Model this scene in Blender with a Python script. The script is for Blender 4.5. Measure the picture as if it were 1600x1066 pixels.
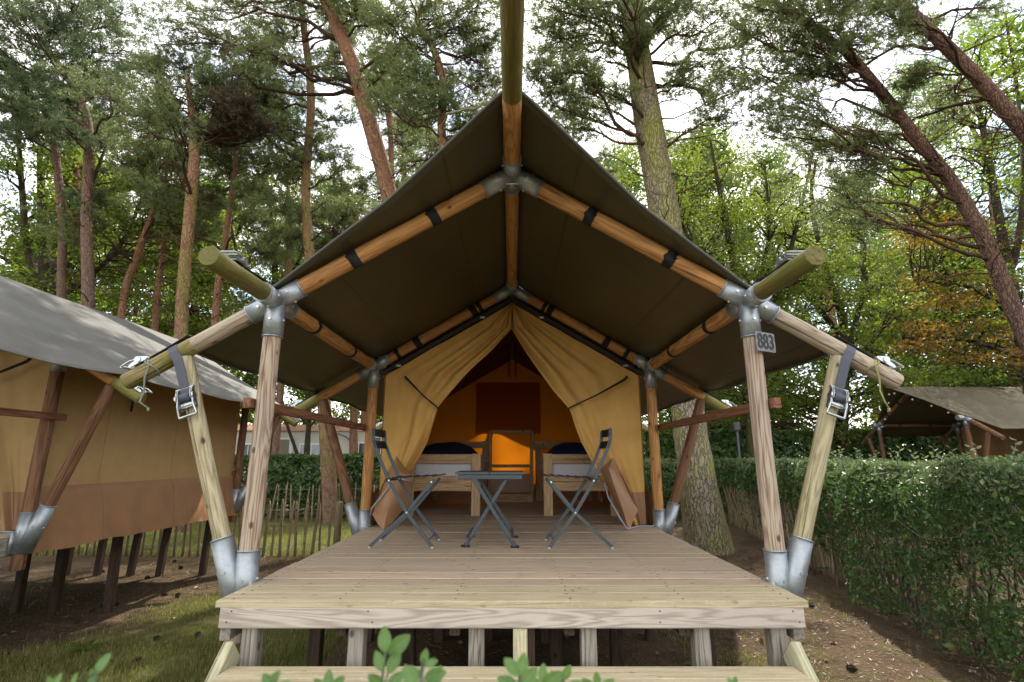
import bpy, bmesh, math, random
import numpy as np
from mathutils import Vector, Matrix, noise as mnoise
random.seed(7); rng = np.random.default_rng(7)
for o in list(bpy.data.objects): bpy.data.objects.remove(o)
S = bpy.context.scene; C = S.collection

# ------------------------------------------------------------------ camera, sky, sun, exposure
F, PITCH, HC = 792.5, math.radians(13.07), 1.45
cam = bpy.data.cameras.new('camera'); co = bpy.data.objects.new('camera', cam); C.objects.link(co); S.camera = co
cam.sensor_width = 36; cam.lens = F / 1600 * 36; cam.clip_start = .05; cam.clip_end = 900
co.location = (0, 0, HC); co.rotation_euler = (math.pi / 2 + PITCH, 0, 0)
cam.dof.use_dof = True; cam.dof.focus_distance = 5.5; cam.dof.aperture_fstop = 5.0; S.render.filter_size = 1.1
SUN_EL, SUN_AZ = math.radians(50), math.radians(18)      # azimuth from +Y towards +X
W = bpy.data.worlds.new('World'); S.world = W; W.use_nodes = True
sun = bpy.data.lights.new('sun', 'SUN'); sun.energy = 3.3; sun.angle = math.radians(.6); sun.color = (1, .93, .82)
so = bpy.data.objects.new('sun', sun); C.objects.link(so); so.location = (4, 12, 25)
sd = Vector((math.sin(SUN_AZ) * math.cos(SUN_EL), math.cos(SUN_AZ) * math.cos(SUN_EL), math.sin(SUN_EL)))
so.rotation_euler = sd.to_track_quat('Z', 'Y').to_euler()
S.view_settings.view_transform = 'Standard'; S.view_settings.look = 'None'; S.view_settings.gamma = 1
S.view_settings.exposure = 1.34
S.cycles.max_bounces = 6; S.cycles.diffuse_bounces = 3; S.cycles.glossy_bounces = 2; S.cycles.transmission_bounces = 4; S.cycles.transparent_max_bounces = 4

class NT:
    def __init__(s, nt): s.nt = nt; s.nt.nodes.clear()
    def n(s, t, **k):
        nd = s.nt.nodes.new(t)
        for a, v in k.items():
            if a.startswith('i_'):
                key = a[2:]
                key = int(key) if key.isdigit() else key.replace('_', ' ')
                s.set(nd.inputs[key], v)
            else: setattr(nd, a, v)
        return nd
    def set(s, sock, v):
        if isinstance(v, bpy.types.NodeSocket): s.nt.links.new(v, sock)
        elif isinstance(v, bpy.types.Node): s.nt.links.new(v.outputs[0], sock)
        else: sock.default_value = v
    def ramp(s, fac, *st):
        r = s.n('ShaderNodeValToRGB'); e = r.color_ramp.elements
        while len(e) < len(st): e.new(.5)
        for k, (p, c) in enumerate(st):
            e[k].position = p; e[k].color = (c, c, c, 1) if isinstance(c, (int, float)) else (*c, 1)
        s.set(r.inputs[0], fac); return r.outputs[0]
    def mix(s, f, a, b, bt='MIX'):
        m = s.n('ShaderNodeMix', data_type='RGBA', blend_type=bt)
        s.set(m.inputs[0], f)
        for k, v in ((6, a), (7, b)): s.set(m.inputs[k], (*v, 1) if isinstance(v, tuple) and len(v) == 3 else v)
        return m.outputs[2]
    def math(s, op, a, b=0., c=0.):
        m = s.n('ShaderNodeMath', operation=op)
        s.set(m.inputs[0], a); s.set(m.inputs[1], b); s.set(m.inputs[2], c); return m.outputs[0]
    def mapping(s, vec, sc, loc=(0, 0, 0)):
        m = s.n('ShaderNodeMapping'); s.set(m.inputs[0], vec); m.inputs[3].default_value = sc; s.set(m.inputs[1], loc); return m.outputs[0]
    def noise(s, vec, sc, det=4., rough=.55, dist=0.):
        t = s.n('ShaderNodeTexNoise'); s.set(t.inputs['Vector'], vec); t.inputs['Scale'].default_value = sc
        t.inputs['Detail'].default_value = det; t.inputs['Roughness'].default_value = rough; t.inputs['Distortion'].default_value = dist
        return t.outputs[0]
    def bump(s, h, st=.5, d=.01):
        b = s.n('ShaderNodeBump'); b.inputs['Strength'].default_value = st; b.inputs['Distance'].default_value = d; s.set(b.inputs['Height'], h); return b.outputs[0]

w = NT(W.node_tree)
sky = w.n('ShaderNodeTexSky', sky_type='NISHITA', sun_disc=False, sun_elevation=SUN_EL, sun_rotation=SUN_AZ)
tc = w.n('ShaderNodeTexCoord')
cl = w.noise(w.mapping(tc.outputs['Generated'], (1, 1, 2.2)), 2.6, 7., .6, .3)
clf = w.ramp(cl, (.36, 0.), (.58, 1.))
skc = w.mix(clf, sky.outputs[0], (9.2, 8.9, 8.5))
bg = w.n('ShaderNodeBackground'); w.set(bg.inputs[0], skc); bg.inputs[1].default_value = .135
w.nt.links.new(bg.outputs[0], w.n('ShaderNodeOutputWorld').inputs[0])

# ------------------------------------------------------------------ pixel helpers (photograph pixel + real distance -> place)
cp, sp = math.cos(PITCH), math.sin(PITCH)
def ray(x, y):
    a = (x - 800) / F; b = (y - 533) / F
    return Vector((a, cp + b * sp, sp - b * cp))
def P(x, y, Y): r = ray(x, y); t = Y / r.y; return Vector((r.x * t, Y, HC + r.z * t))
def PZ(x, y, z): r = ray(x, y); t = (z - HC) / r.z; return Vector((r.x * t, r.y * t, z))
def depth(p): return p[1] * cp + (p[2] - HC) * sp

# ------------------------------------------------------------------ materials
MATS = {}
def mat(name):
    m = bpy.data.materials.new(name); m.use_nodes = True; MATS[name] = m
    t = NT(m.node_tree); out = t.n('ShaderNodeOutputMaterial'); t.out = out.inputs[0]; return m, t
def pbsdf(t, col, rough=.7, normal=None, metal=0., spec=.4, link=True):
    b = t.n('ShaderNodeBsdfPrincipled')
    t.set(b.inputs['Base Color'], (*col, 1) if isinstance(col, tuple) else col); t.set(b.inputs['Roughness'], rough)
    b.inputs['Metallic'].default_value = metal; b.inputs['Specular IOR Level'].default_value = spec
    if normal is not None: t.set(b.inputs['Normal'], normal)
    if link: t.nt.links.new(b.outputs[0], t.out)
    return b
def objco(t, k=13.):
    tc = t.n('ShaderNodeTexCoord'); oi = t.n('ShaderNodeObjectInfo')
    v = t.n('ShaderNodeVectorMath', operation='ADD'); t.set(v.inputs[0], tc.outputs['Object'])
    r = t.n('ShaderNodeVectorMath', operation='SCALE'); r.inputs[0].default_value = (k, k * .7, k * 1.3)
    t.set(r.inputs['Scale'], oi.outputs['Random']); t.set(v.inputs[1], r.outputs[0])
    return v.outputs[0], oi.outputs['Random']
def wood(name, c1, c2, green=0., gcol=(.10, .11, .02), rough=.75, var=.25, grain=1., knots=1., bands=.35, grey=0., crack=1., ks=1.):
    """timber with the grain along local Z"""
    m, t = mat(name); v, rnd = objco(t)
    g = t.noise(t.mapping(v, (55 * grain, 55 * grain, 2.2)), 1., 6., .65, .4)
    big = t.noise(t.mapping(v, (9, 9, .75)), 1., 3., .5, .5)
    ring = t.math('PINGPONG', t.math('MULTIPLY', big, 13.), .5)
    ring = t.math('MULTIPLY', ring, 2.)
    fac = t.math('ADD', t.math('MULTIPLY', g, 1 - bands), t.math('MULTIPLY', ring, bands))
    col = t.mix(t.ramp(fac, (.3, 0.), (.62, 1.)), tuple(x * .85 for x in c2), tuple(min(1, x * 1.05) for x in c1))
    blot = t.noise(t.mapping(v, (3, 3, 1.2)), 1., 3., .6)
    if grey: col = t.mix(t.ramp(blot, (.35, 0.), (.65, grey)), col, (.34, .31, .28))
    col = t.mix(t.math('MULTIPLY', rnd, var), col, (c2[0] * .7, c2[1] * .7, c2[2] * .7))
    vo = t.n('ShaderNodeTexVoronoi'); t.set(vo.inputs['Vector'], t.mapping(v, (12., 12., 7.))); vo.inputs['Scale'].default_value = ks
    kn = t.ramp(vo.outputs['Distance'], (.08, 1.), (.16, 0.))
    sel = t.math('GREATER_THAN', t.n('ShaderNodeSeparateColor', i_0=vo.outputs['Color']).outputs[0], .35)
    kn = t.math('MULTIPLY', t.math('MULTIPLY', kn, sel), .85 * knots)
    col = t.mix(kn, col, (c2[0] * .22, c2[1] * .2, c2[2] * .2))
    cr = t.noise(t.mapping(v, (19, 19, .35)), 1., 1., .3, .6)
    cr = t.ramp(t.math('ABSOLUTE', t.math('SUBTRACT', cr, .5)), (.0, .75 * crack), (.012, 0.))
    col = t.mix(cr, col, (c2[0] * .2, c2[1] * .18, c2[2] * .18))
    if green:
        gn = t.noise(t.mapping(v, (5, 5, 3)), 1., 5., .65)
        lo = .75 - green * .55
        col = t.mix(t.ramp(gn, (lo, 0.), (lo + .2, min(1, green * 1.2))), col, gcol)
        sp_ = t.noise(v, 55., 3., .6)
        col = t.mix(t.ramp(sp_, (.58, 0.), (.7, green * .5)), col, (gcol[0] * 2.1, gcol[1] * 2.1, gcol[2] * 2.4))
    h = t.math('SUBTRACT', t.math('SUBTRACT', g, t.math('MULTIPLY', cr, 2.)), kn)
    pbsdf(t, col, rough, t.bump(h, .6, .005), spec=.3); return m
wood('pole_sheltered', (.56, .29, .10), (.38, .17, .055), var=.2, rough=.5, knots=1.1)
wood('pole_weathered', (.50, .42, .31), (.34, .25, .16), var=.25, bands=.35, grey=.45, green=.3, gcol=(.27, .25, .10))
wood('pole_post', (.50, .40, .29), (.29, .175, .105), var=.2, bands=.5, grey=.3)
wood('pole_brace', (.48, .42, .27), (.32, .25, .14), var=.2, green=.45, gcol=(.28, .26, .10), knots=1.25)
wood('pole_brown', (.24, .125, .065), (.15, .07, .035), var=.3)
wood('pole_mossy', (.32, .25, .12), (.17, .12, .05), green=.7, gcol=(.165, .155, .035), var=.2)
wood('pole_green', (.24, .175, .06), (.145, .10, .03), green=.75, gcol=(.125, .125, .025), var=.1, rough=.55)
wood('rail_red', (.27, .125, .07), (.17, .07, .038), var=.2)
wood('deck_wood', (.62, .475, .325), (.48, .355, .235), var=.4, grey=.35, knots=.8, rough=.7, bands=.12, crack=.4, ks=1.3, green=.12, gcol=(.42, .37, .22))
wood('deck_front', (.54, .46, .30), (.42, .34, .21), var=.3, bands=.12, ks=1.3, green=.4, gcol=(.42, .38, .17), knots=.5, crack=.3)
wood('fascia_wood', (.52, .46, .39), (.41, .35, .29), var=.1, grey=.4, knots=.9, bands=.5, green=.15, gcol=(.36, .35, .18), crack=.0)
wood('stringer_wood', (.50, .47, .31), (.38, .34, .22), var=.2, green=.5, gcol=(.33, .33, .15), knots=.3)
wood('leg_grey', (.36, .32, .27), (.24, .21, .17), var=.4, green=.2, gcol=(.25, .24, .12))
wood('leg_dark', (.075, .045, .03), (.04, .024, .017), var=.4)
wood('bed_wood', (.60, .41, .225), (.48, .30, .15), var=.15, knots=.8, rough=.55, bands=.3)
wood('shelf_wood', (.46, .31, .17), (.33, .21, .11), var=.2)
wood('paling', (.34, .27, .165), (.19, .14, .08), var=.6, green=.4, gcol=(.17, .16, .06))
wood('shed_wood', (.10, .07, .05), (.06, .04, .03))

def simple(name, col, rough=.6, metal=0., ns=0., nv=.2, bump=0., spec=.4):
    m, t = mat(name); v, rnd = objco(t)
    if ns:
        n = t.noise(v, ns, 4., .6); c = t.mix(t.ramp(n, (.3, 0.), (.7, 1.)), tuple(x * (1 - nv) for x in col), tuple(min(1, x * (1 + nv)) for x in col))
        pbsdf(t, c, rough, t.bump(n, bump, .004) if bump else None, metal, spec)
    else: pbsdf(t, col, rough, None, metal, spec)
    return m
# galvanised steel with spangle
m, t = mat('galvanised'); v, _ = objco(t)
vo = t.n('ShaderNodeTexVoronoi'); t.set(vo.inputs['Vector'], v); vo.inputs['Scale'].default_value = 70
n2 = t.noise(v, 9., 5., .65)
c = t.mix(t.ramp(n2, (.3, 0.), (.7, 1.)), (.26, .29, .31), (.43, .46, .485))
c = t.mix(t.math('MULTIPLY', t.n('ShaderNodeSeparateColor', i_0=vo.outputs['Color']).outputs[0], .35), c, (.50, .54, .57))
c = t.mix(t.ramp(t.noise(v, 22., 4., .7), (.62, 0.), (.75, .5)), c, (.20, .19, .17))
pbsdf(t, c, t.ramp(n2, (.3, .38), (.7, .58)), None, .72)
simple('zinc_bright', (.46, .49, .51), .3, .9, 40, .2)
simple('bolt_steel', (.6, .6, .6), .35, .9)
simple('black_webbing', (.012, .012, .013), .75, 0, 300, .4, .3)
simple('grey_webbing', (.075, .082, .105), .6, 0, 260, .25, .3)
simple('strap_grey', (.33, .35, .38), .6, 0, 200, .2)
simple('rope', (.30, .28, .12), .9, 0, 160, .4, .5)
simple('rope_grey', (.20, .22, .17), .9, 0, 160, .3, .5)
simple('chair_paint', (.058, .073, .083), .42, 0, 60, .15)
simple('chair_slat', (.016, .018, .021), .45, 0, 60, .2)
simple('mattress', (.62, .62, .66), .8, 0, 30, .06, .1)
simple('duvet', (.006, .007, .02), .9, 0, 25, .5, .3)
simple('duvet_blue', (.007, .012, .05), .9, 0, 25, .5, .3)
simple('plate_metal', (.20, .21, .22), .5, .2, 30, .3)
simple('plate_digit', (.012, .012, .014), .5)
simple('wire', (.25, .26, .25), .5, .8)
simple('cone', (.035, .024, .017), .9, 0, 80, .4)
simple('van_wall', (.55, .52, .44), .5, 0, 3, .06)
simple('van_trim', (.72, .73, .74), .45)
simple('van_glass', (.04, .05, .06), .08, 0)
simple('van_curtain', (.42, .46, .50), .5, 0, 12, .2)
simple('van_door', (.22, .19, .13), .5)
simple('tile', (.40, .22, .15), .8, 0, 4, .3)
simple('bulb', (.85, .85, .82), .3)
simple('black_pvc', (.02, .02, .022), .5)
simple('lamp_post', (.10, .11, .12), .5, .3)

def canvas(name, col, dark, trans=None, tf=.0, sc=6., rough=.85, spec=.15, bs=.25, seam=1.02):
    m, t = mat(name); v, _ = objco(t, 3.)
    n = t.noise(v, sc, 6., .6, .2); n2 = t.noise(t.mapping(v, (14, 14, 2)), 1., 3.)
    f = t.math('ADD', t.math('MULTIPLY', n, .7), t.math('MULTIPLY', n2, .3))
    c = t.mix(t.ramp(f, (.3, 0.), (.7, 1.)), dark, col)
    tco = t.n('ShaderNodeTexCoord'); sx = t.n('ShaderNodeSeparateXYZ'); t.set(sx.inputs[0], tco.outputs['Object'])
    sm = t.math('ABSOLUTE', t.math('SUBTRACT', t.math('FRACT', t.math('DIVIDE', sx.outputs[1 if seam > 0 else 0], abs(seam))), .5))
    sm = t.ramp(sm, (.004, 1.), (.010, 0.)); c = t.mix(t.math('MULTIPLY', sm, .35), c, tuple(x * .45 for x in dark))
    wv = t.noise(v, 420., 2., .5)
    h = t.math('ADD', t.math('MULTIPLY', n, 1.5), t.math('ADD', t.math('MULTIPLY', wv, .12), t.math('MULTIPLY', sm, .5)))
    b = pbsdf(t, c, rough, t.bump(h, bs, .012), spec=spec, link=not tf)
    if tf:
        tr = t.n('ShaderNodeBsdfTranslucent'); tr.inputs[0].default_value = (*trans, 1)
        ms = t.n('ShaderNodeMixShader'); ms.inputs[0].default_value = tf
        t.set(ms.inputs[1], b.outputs[0]); t.set(ms.inputs[2], tr.outputs[0]); t.nt.links.new(ms.outputs[0], t.out)
    return m
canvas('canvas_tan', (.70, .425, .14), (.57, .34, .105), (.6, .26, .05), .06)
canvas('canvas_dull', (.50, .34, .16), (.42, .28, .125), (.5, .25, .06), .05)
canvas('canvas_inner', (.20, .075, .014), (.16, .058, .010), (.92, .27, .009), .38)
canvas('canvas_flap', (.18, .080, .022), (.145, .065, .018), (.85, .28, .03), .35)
canvas('skirt_brown', (.36, .19, .095), (.285, .15, .072), None, 0, 5., .42, .45)
canvas('closed_front', (.26, .165, .075), (.20, .125, .055))
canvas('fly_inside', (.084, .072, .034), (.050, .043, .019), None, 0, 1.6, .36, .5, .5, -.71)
# fly outside: grey-green, faint stains and dry streaks
m, t = mat('fly_outside'); v, _ = objco(t, 3.)
n = t.noise(v, 1.4, 6., .6, .5); n2 = t.noise(t.mapping(v, (.9, 4, 4)), 3., 5., .65)
c = t.mix(t.ramp(n, (.3, 0.), (.7, 1.)), (.082, .080, .071), (.115, .112, .100))
c = t.mix(t.ramp(n2, (.52, 0.), (.72, .5)), c, (.15, .147, .134))
c = t.mix(t.ramp(t.noise(v, 130., 2.), (.69, 0.), (.73, .6)), c, (.08, .07, .05))
pbsdf(t, c, .62, t.bump(t.math('ADD', n, t.math('MULTIPLY', t.noise(v, 300., 2.), .1)), .3, .015), spec=.35)
m2 = m.copy(); m2.name = 'fly_brown'; MATS['fly_brown'] = m2
for nd in m2.node_tree.nodes:
    if nd.type == 'MIX':
        for k in (6, 7):
            if not nd.inputs[k].is_linked:
                q = nd.inputs[k].default_value; nd.inputs[k].default_value = (q[0] * 1.45, q[1] * 1.25, q[2] * .95, 1)

def leafmat(name, c1, c2, trans, tf=.4, c3=None, f3=.0, gloss=.35, rough=.45):
    m, t = mat(name); a = t.n('ShaderNodeAttribute', attribute_name='rnd')
    c = t.mix(a.outputs['Fac'], c1, c2)
    if c3: c = t.mix(t.ramp(a.outputs['Fac'], (1 - f3 - .02, 0.), (1 - f3, 1.)), c, c3)
    b = pbsdf(t, c, rough, spec=gloss, link=False)
    tr = t.n('ShaderNodeBsdfTranslucent')
    t.set(tr.inputs[0], t.mix(.55, c, trans))
    ms = t.n('ShaderNodeMixShader'); ms.inputs[0].default_value = tf
    t.set(ms.inputs[1], b.outputs[0]); t.set(ms.inputs[2], tr.outputs[0]); t.nt.links.new(ms.outputs[0], t.out); return m
leafmat('needles', (.085, .128, .046), (.220, .258, .104), (.32, .40, .11), .38, (.20, .13, .07), .05)
leafmat('needles_blue', (.055, .098, .048), (.140, .180, .090), (.24, .33, .10), .34)
leafmat('needles_brown', (.075, .055, .034), (.15, .105, .062), (.22, .14, .06), .25, (.05, .085, .04), .3)
leafmat('leaf_green', (.040, .085, .014), (.120, .180, .032), (.36, .50, .03), .48)
leafmat('leaf_light', (.060, .105, .018), (.170, .215, .045), (.42, .52, .04), .45)
leafmat('leaf_dark', (.034, .072, .015), (.085, .135, .026), (.26, .40, .025), .45)
leafmat('leaf_copper', (.11, .075, .022), (.27, .155, .03), (.60, .32, .03), .45, (.05, .085, .018), .6)
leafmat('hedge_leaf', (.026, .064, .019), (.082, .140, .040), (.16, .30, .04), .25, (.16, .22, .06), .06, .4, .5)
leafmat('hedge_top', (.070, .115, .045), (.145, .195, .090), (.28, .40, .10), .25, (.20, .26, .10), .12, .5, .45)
leafmat('laurel_leaf', (.030, .070, .016), (.080, .135, .032), (.22, .38, .03), .3, None, 0, .5, .35)
m = leafmat('shrub_leaf', (.10, .22, .050), (.19, .33, .09), (.42, .62, .14), .36, None, 0, .5, .35); t = NT.__new__(NT); t.nt = m.node_tree
sx = t.n('ShaderNodeSeparateXYZ'); t.set(sx.inputs[0], t.n('ShaderNodeTexCoord').outputs['Object']); ay = t.math('ABSOLUTE', sx.outputs[1])
rib = t.ramp(ay, (.008, 1.), (.022, 0.)); vn = t.math('ABSOLUTE', t.math('SUBTRACT', t.math('FRACT', t.math('MULTIPLY', t.math('SUBTRACT', sx.outputs[0], t.math('MULTIPLY', ay, .75)), 8.)), .5)); vn = t.ramp(vn, (.02, .55), (.10, 0.))
vv = t.math('MAXIMUM', rib, vn); bl = t.noise(t.n('ShaderNodeTexCoord').outputs['Object'], 5., 4.); b = [q for q in m.node_tree.nodes if q.type == 'BSDF_PRINCIPLED'][0]; src = b.inputs['Base Color'].links[0].from_socket
c = t.mix(t.math('MULTIPLY', vv, .6), t.mix(t.ramp(bl, (.35, 0.), (.7, .6)), src, (.08, .17, .04)), (.36, .48, .20)); t.set(b.inputs['Base Color'], c); t.set(b.inputs['Normal'], t.bump(t.math('SUBTRACT', 1., vv), .4, .02))
leafmat('grass_blade', (.095, .125, .026), (.19, .20, .055), (.40, .46, .07), .38, (.33, .26, .12), .25)
leafmat('litter', (.10, .058, .028), (.22, .14, .070), (.3, .15, .05), .1, (.33, .26, .17), .05)

def bark(name, plate, edge, crack, moss=0., mcol=(.15, .16, .03), sc=1., up=None):
    m, t = mat(name); v, _ = objco(t, 5.)
    wv = t.noise(v, 3., 3., .6); vv = t.n('ShaderNodeVectorMath', operation='ADD'); t.set(vv.inputs[0], t.mapping(v, (30 * sc, 30 * sc, 7. * sc)))
    q = t.n('ShaderNodeVectorMath', operation='SCALE'); t.set(q.inputs[0], t.n('ShaderNodeTexNoise', i_Vector=v, i_Scale=6., i_Detail=4.).outputs[1]); q.inputs['Scale'].default_value = 3.4
    t.set(vv.inputs[1], q.outputs[0])
    vo = t.n('ShaderNodeTexVoronoi', feature='DISTANCE_TO_EDGE'); t.set(vo.inputs['Vector'], vv.outputs[0]); vo.inputs['Scale'].default_value = 1.
    vc = t.n('ShaderNodeTexVoronoi'); t.set(vc.inputs['Vector'], vv.outputs[0]); vc.inputs['Scale'].default_value = 1.
    d = t.ramp(vo.outputs[0], (.0, .3), (.13, 1.))
    fine = t.noise(t.mapping(v, (40, 40, 14)), 1., 5., .65)
    pc = t.mix(t.n('ShaderNodeSeparateColor', i_0=vc.outputs['Color']).outputs[0], plate, edge)
    pc = t.mix(t.ramp(fine, (.35, 0.), (.7, .6)), pc, tuple(x * 1.5 for x in plate))
    if up:
        z = t.n('ShaderNodeSeparateXYZ'); t.set(z.inputs[0], t.n('ShaderNodeTexCoord').outputs['Object'])
        zz = t.math('ADD', z.outputs[2], t.math('MULTIPLY', wv, 4.))
        mr = t.n('ShaderNodeMapRange'); t.set(mr.inputs[0], zz); mr.inputs[1].default_value = up[1]; mr.inputs[2].default_value = up[2]
        pc = t.mix(mr.outputs[0], pc, t.mix(fine, tuple(x * .7 for x in up[0]), tuple(x * 1.25 for x in up[0])))
    c = t.mix(d, crack, pc)
    if moss:
        mn = t.noise(t.mapping(v, (2.2, 2.2, 1.1)), 1., 5., .7)
        lo = .72 - .5 * moss
        c = t.mix(t.math('MULTIPLY', t.ramp(mn, (lo, 0.), (lo + .22, 1.)), t.ramp(d, (0., .35), (1., .85))), c, t.mix(fine, mcol, tuple(x * 1.9 for x in mcol)))
    h = t.math('ADD', d, t.math('MULTIPLY', fine, .35))
    pbsdf(t, c, .9, t.bump(h, .9, .03), spec=.15); return m
bark('bark_pine', (.26, .165, .12), (.19, .12, .09), (.09, .055, .04), up=((.34, .185, .115), 2., 9.))
bark('bark_dark', (.17, .115, .09), (.12, .08, .065), (.05, .034, .027), .2, (.13, .13, .05), up=((.20, .115, .08), 3., 9.))
bark('bark_pine_red', (.31, .18, .12), (.23, .13, .088), (.10, .055, .038), up=((.37, .195, .11), 2., 8.))
bark('bark_pine_grey', (.21, .155, .125), (.155, .115, .092), (.07, .05, .04), up=((.26, .165, .115), 4., 10.))
bark('bark_mossy', (.28, .235, .18), (.20, .165, .125), (.06, .045, .032), .62, (.19, .19, .045), sc=.7, up=((.28, .22, .14), 5., 14.))
bark('bark_moss_pine', (.28, .17, .11), (.21, .12, .08), (.09, .055, .035), .5, (.17, .18, .035), up=((.36, .19, .11), 4., 9.))
bark('bark_oak', (.070, .055, .038), (.05, .04, .028), (.018, .014, .01), .45, (.085, .10, .02), sc=1.3)
bark('twig_dead', (.17, .135, .095), (.12, .09, .06), (.06, .045, .03), .2, sc=3)
bark('twig_pale', (.36, .33, .18), (.28, .26, .14), (.14, .12, .07), .3, (.30, .32, .10), sc=2)
bark('twig_pine', (.15, .085, .055), (.10, .06, .04), (.045, .028, .02), sc=3)

m, t = mat('ground'); tc = t.n('ShaderNodeTexCoord'); v = tc.outputs['Object']
n1 = t.noise(v, .55, 5., .62, .3); n2 = t.noise(v, 6., 6., .7); n3 = t.noise(v, 45., 4., .7); n4 = t.noise(v, 160., 3., .6)
lit = t.mix(t.ramp(n2, (.3, 0.), (.7, 1.)), (.066, .046, .029), (.118, .082, .050))
lit = t.mix(t.ramp(n3, (.45, 0.), (.68, .6)), lit, (.18, .122, .070))
lit = t.mix(t.ramp(n4, (.55, 0.), (.72, .6)), lit, (.045, .030, .020))
gr = t.mix(t.ramp(n3, (.3, 0.), (.7, 1.)), (.07, .085, .022), (.15, .155, .05))
a = t.n('ShaderNodeAttribute', attribute_name='grass')
gf = t.math('ADD', a.outputs['Fac'], t.math('MULTIPLY', t.math('SUBTRACT', t.noise(v, 2.2, 7., .75), .5), 1.7))
lit = t.mix(t.ramp(t.noise(v, 1.7, 8., .72, .6), (.48, 0.), (.66, .75)), lit, (.042, .030, .021)); lit = t.mix(t.ramp(t.noise(t.mapping(v, (1, 1, 1), (9, 4, 0)), 3.1, 8., .75, .8), (.56, 0.), (.68, .6)), lit, (.20, .125, .068))
c = t.mix(t.ramp(gf, (.38, 0.), (.62, .85)), lit, gr)
pbsdf(t, c, .95, t.bump(t.math('ADD', n3, t.math('MULTIPLY', n4, .5)), .8, .02), spec=.1)

# ------------------------------------------------------------------ mesh helpers
def link(name, me, parent=None, mw=None):
    o = bpy.data.objects.new(name, me); C.objects.link(o)
    if mw is not None: o.matrix_basis = mw
    if parent is not None: setpar(o, parent)
    return o
def wloc(o):
    return o.location.copy() if o.parent is None else o.matrix_parent_inverse @ o.location
def chain(o):
    m = o.matrix_basis.copy()
    while o.parent is not None:
        m = o.matrix_parent_inverse @ m; o = o.parent; m = o.matrix_basis @ m
    return m
def setpar(o, p): o.parent = p; o.matrix_parent_inverse = chain(p).inverted()
def tag(o, label, cat, group=None, kind=None):
    if label: o['label'] = label
    if cat: o['category'] = cat
    if group: o['group'] = group
    if kind: o['kind'] = kind
    return o
def thing(name, loc, label, cat, group=None):
    o = bpy.data.objects.new(name, None); C.objects.link(o); o.location = loc; o.empty_display_size = .2
    return tag(o, label, cat, group)
def mesh_np(name, V, faces, mats, mi=None, smooth=False, rnd=None):
    """faces: array (m,k) of one polygon size, or list of such arrays"""
    if not isinstance(faces, list): faces = [faces]
    me = bpy.data.meshes.new(name); V = np.asarray(V, np.float32)
    me.vertices.add(len(V)); me.vertices.foreach_set('co', V.ravel())
    li = np.concatenate([np.asarray(f, np.int32).ravel() for f in faces])
    lt = np.concatenate([np.full(len(f), np.asarray(f).shape[1], np.int32) for f in faces])
    ls = np.concatenate([[0], np.cumsum(lt)[:-1]]).astype(np.int32)
    me.loops.add(len(li)); me.loops.foreach_set('vertex_index', li)
    me.polygons.add(len(lt)); me.polygons.foreach_set('loop_start', ls); me.polygons.foreach_set('loop_total', lt)
    for q in mats: me.materials.append(MATS[q])
    if mi is not None: me.polygons.foreach_set('material_index', np.asarray(mi, np.int32))
    me.polygons.foreach_set('use_smooth', np.full(len(lt), smooth))
    me.update(calc_edges=True)
    if rnd is not None:
        at = me.attributes.new('rnd', 'FLOAT', 'FACE'); at.data.foreach_set('value', np.asarray(rnd, np.float32))
    return me
class MB:
    def __init__(s): s.V = []; s.F = []; s.M = []; s.n = 0
    def add(s, V, Fc, m=0):
        s.V.extend([tuple(v) for v in V]); s.F.extend([tuple(i + s.n for i in f) for f in Fc]); s.M.extend([m] * len(Fc)); s.n += len(V)
    def box(s, c, d, R=None, m=0, ch=.0):
        x, y, z = [q / 2 for q in d]; c = Vector(c)
        if ch <= 0:
            V = [Vector((i * x, j * y, k * z)) for k in (-1, 1) for j in (-1, 1) for i in (-1, 1)]
            Fc = [(0, 2, 3, 1), (4, 5, 7, 6), (0, 1, 5, 4), (2, 6, 7, 3), (0, 4, 6, 2), (1, 3, 7, 5)]
        else:   # edges along Z chamfered
            pr = [(-x + ch, -y), (x - ch, -y), (x, -y + ch), (x, y - ch), (x - ch, y), (-x + ch, y), (-x, y - ch), (-x, -y + ch)]
            V = [Vector((a, b, k * z)) for k in (-1, 1) for a, b in pr]
            Fc = [tuple(range(7, -1, -1)), tuple(range(8, 16))] + [(i, (i + 1) % 8, 8 + (i + 1) % 8, 8 + i) for i in range(8)]
        if R is not None: V = [R @ v for v in V]
        s.add([v + c for v in V], Fc, m)
    def tube(s, pts, rad, k=8, m=0, cap=True):
        V, Fc = tube(pts, rad, k, cap); s.add(V, Fc, m)
    def build(s, name, mats, parent=None, mw=None, smooth=False):
        me = bpy.data.meshes.new(name); me.from_pydata(s.V, [], s.F)
        for q in mats: me.materials.append(MATS[q])
        me.polygons.foreach_set('material_index', s.M)
        if smooth: me.polygons.foreach_set('use_smooth', [len(f) <= 4 for f in s.F])
        me.update(); return link(name, me, parent, mw)
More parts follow.
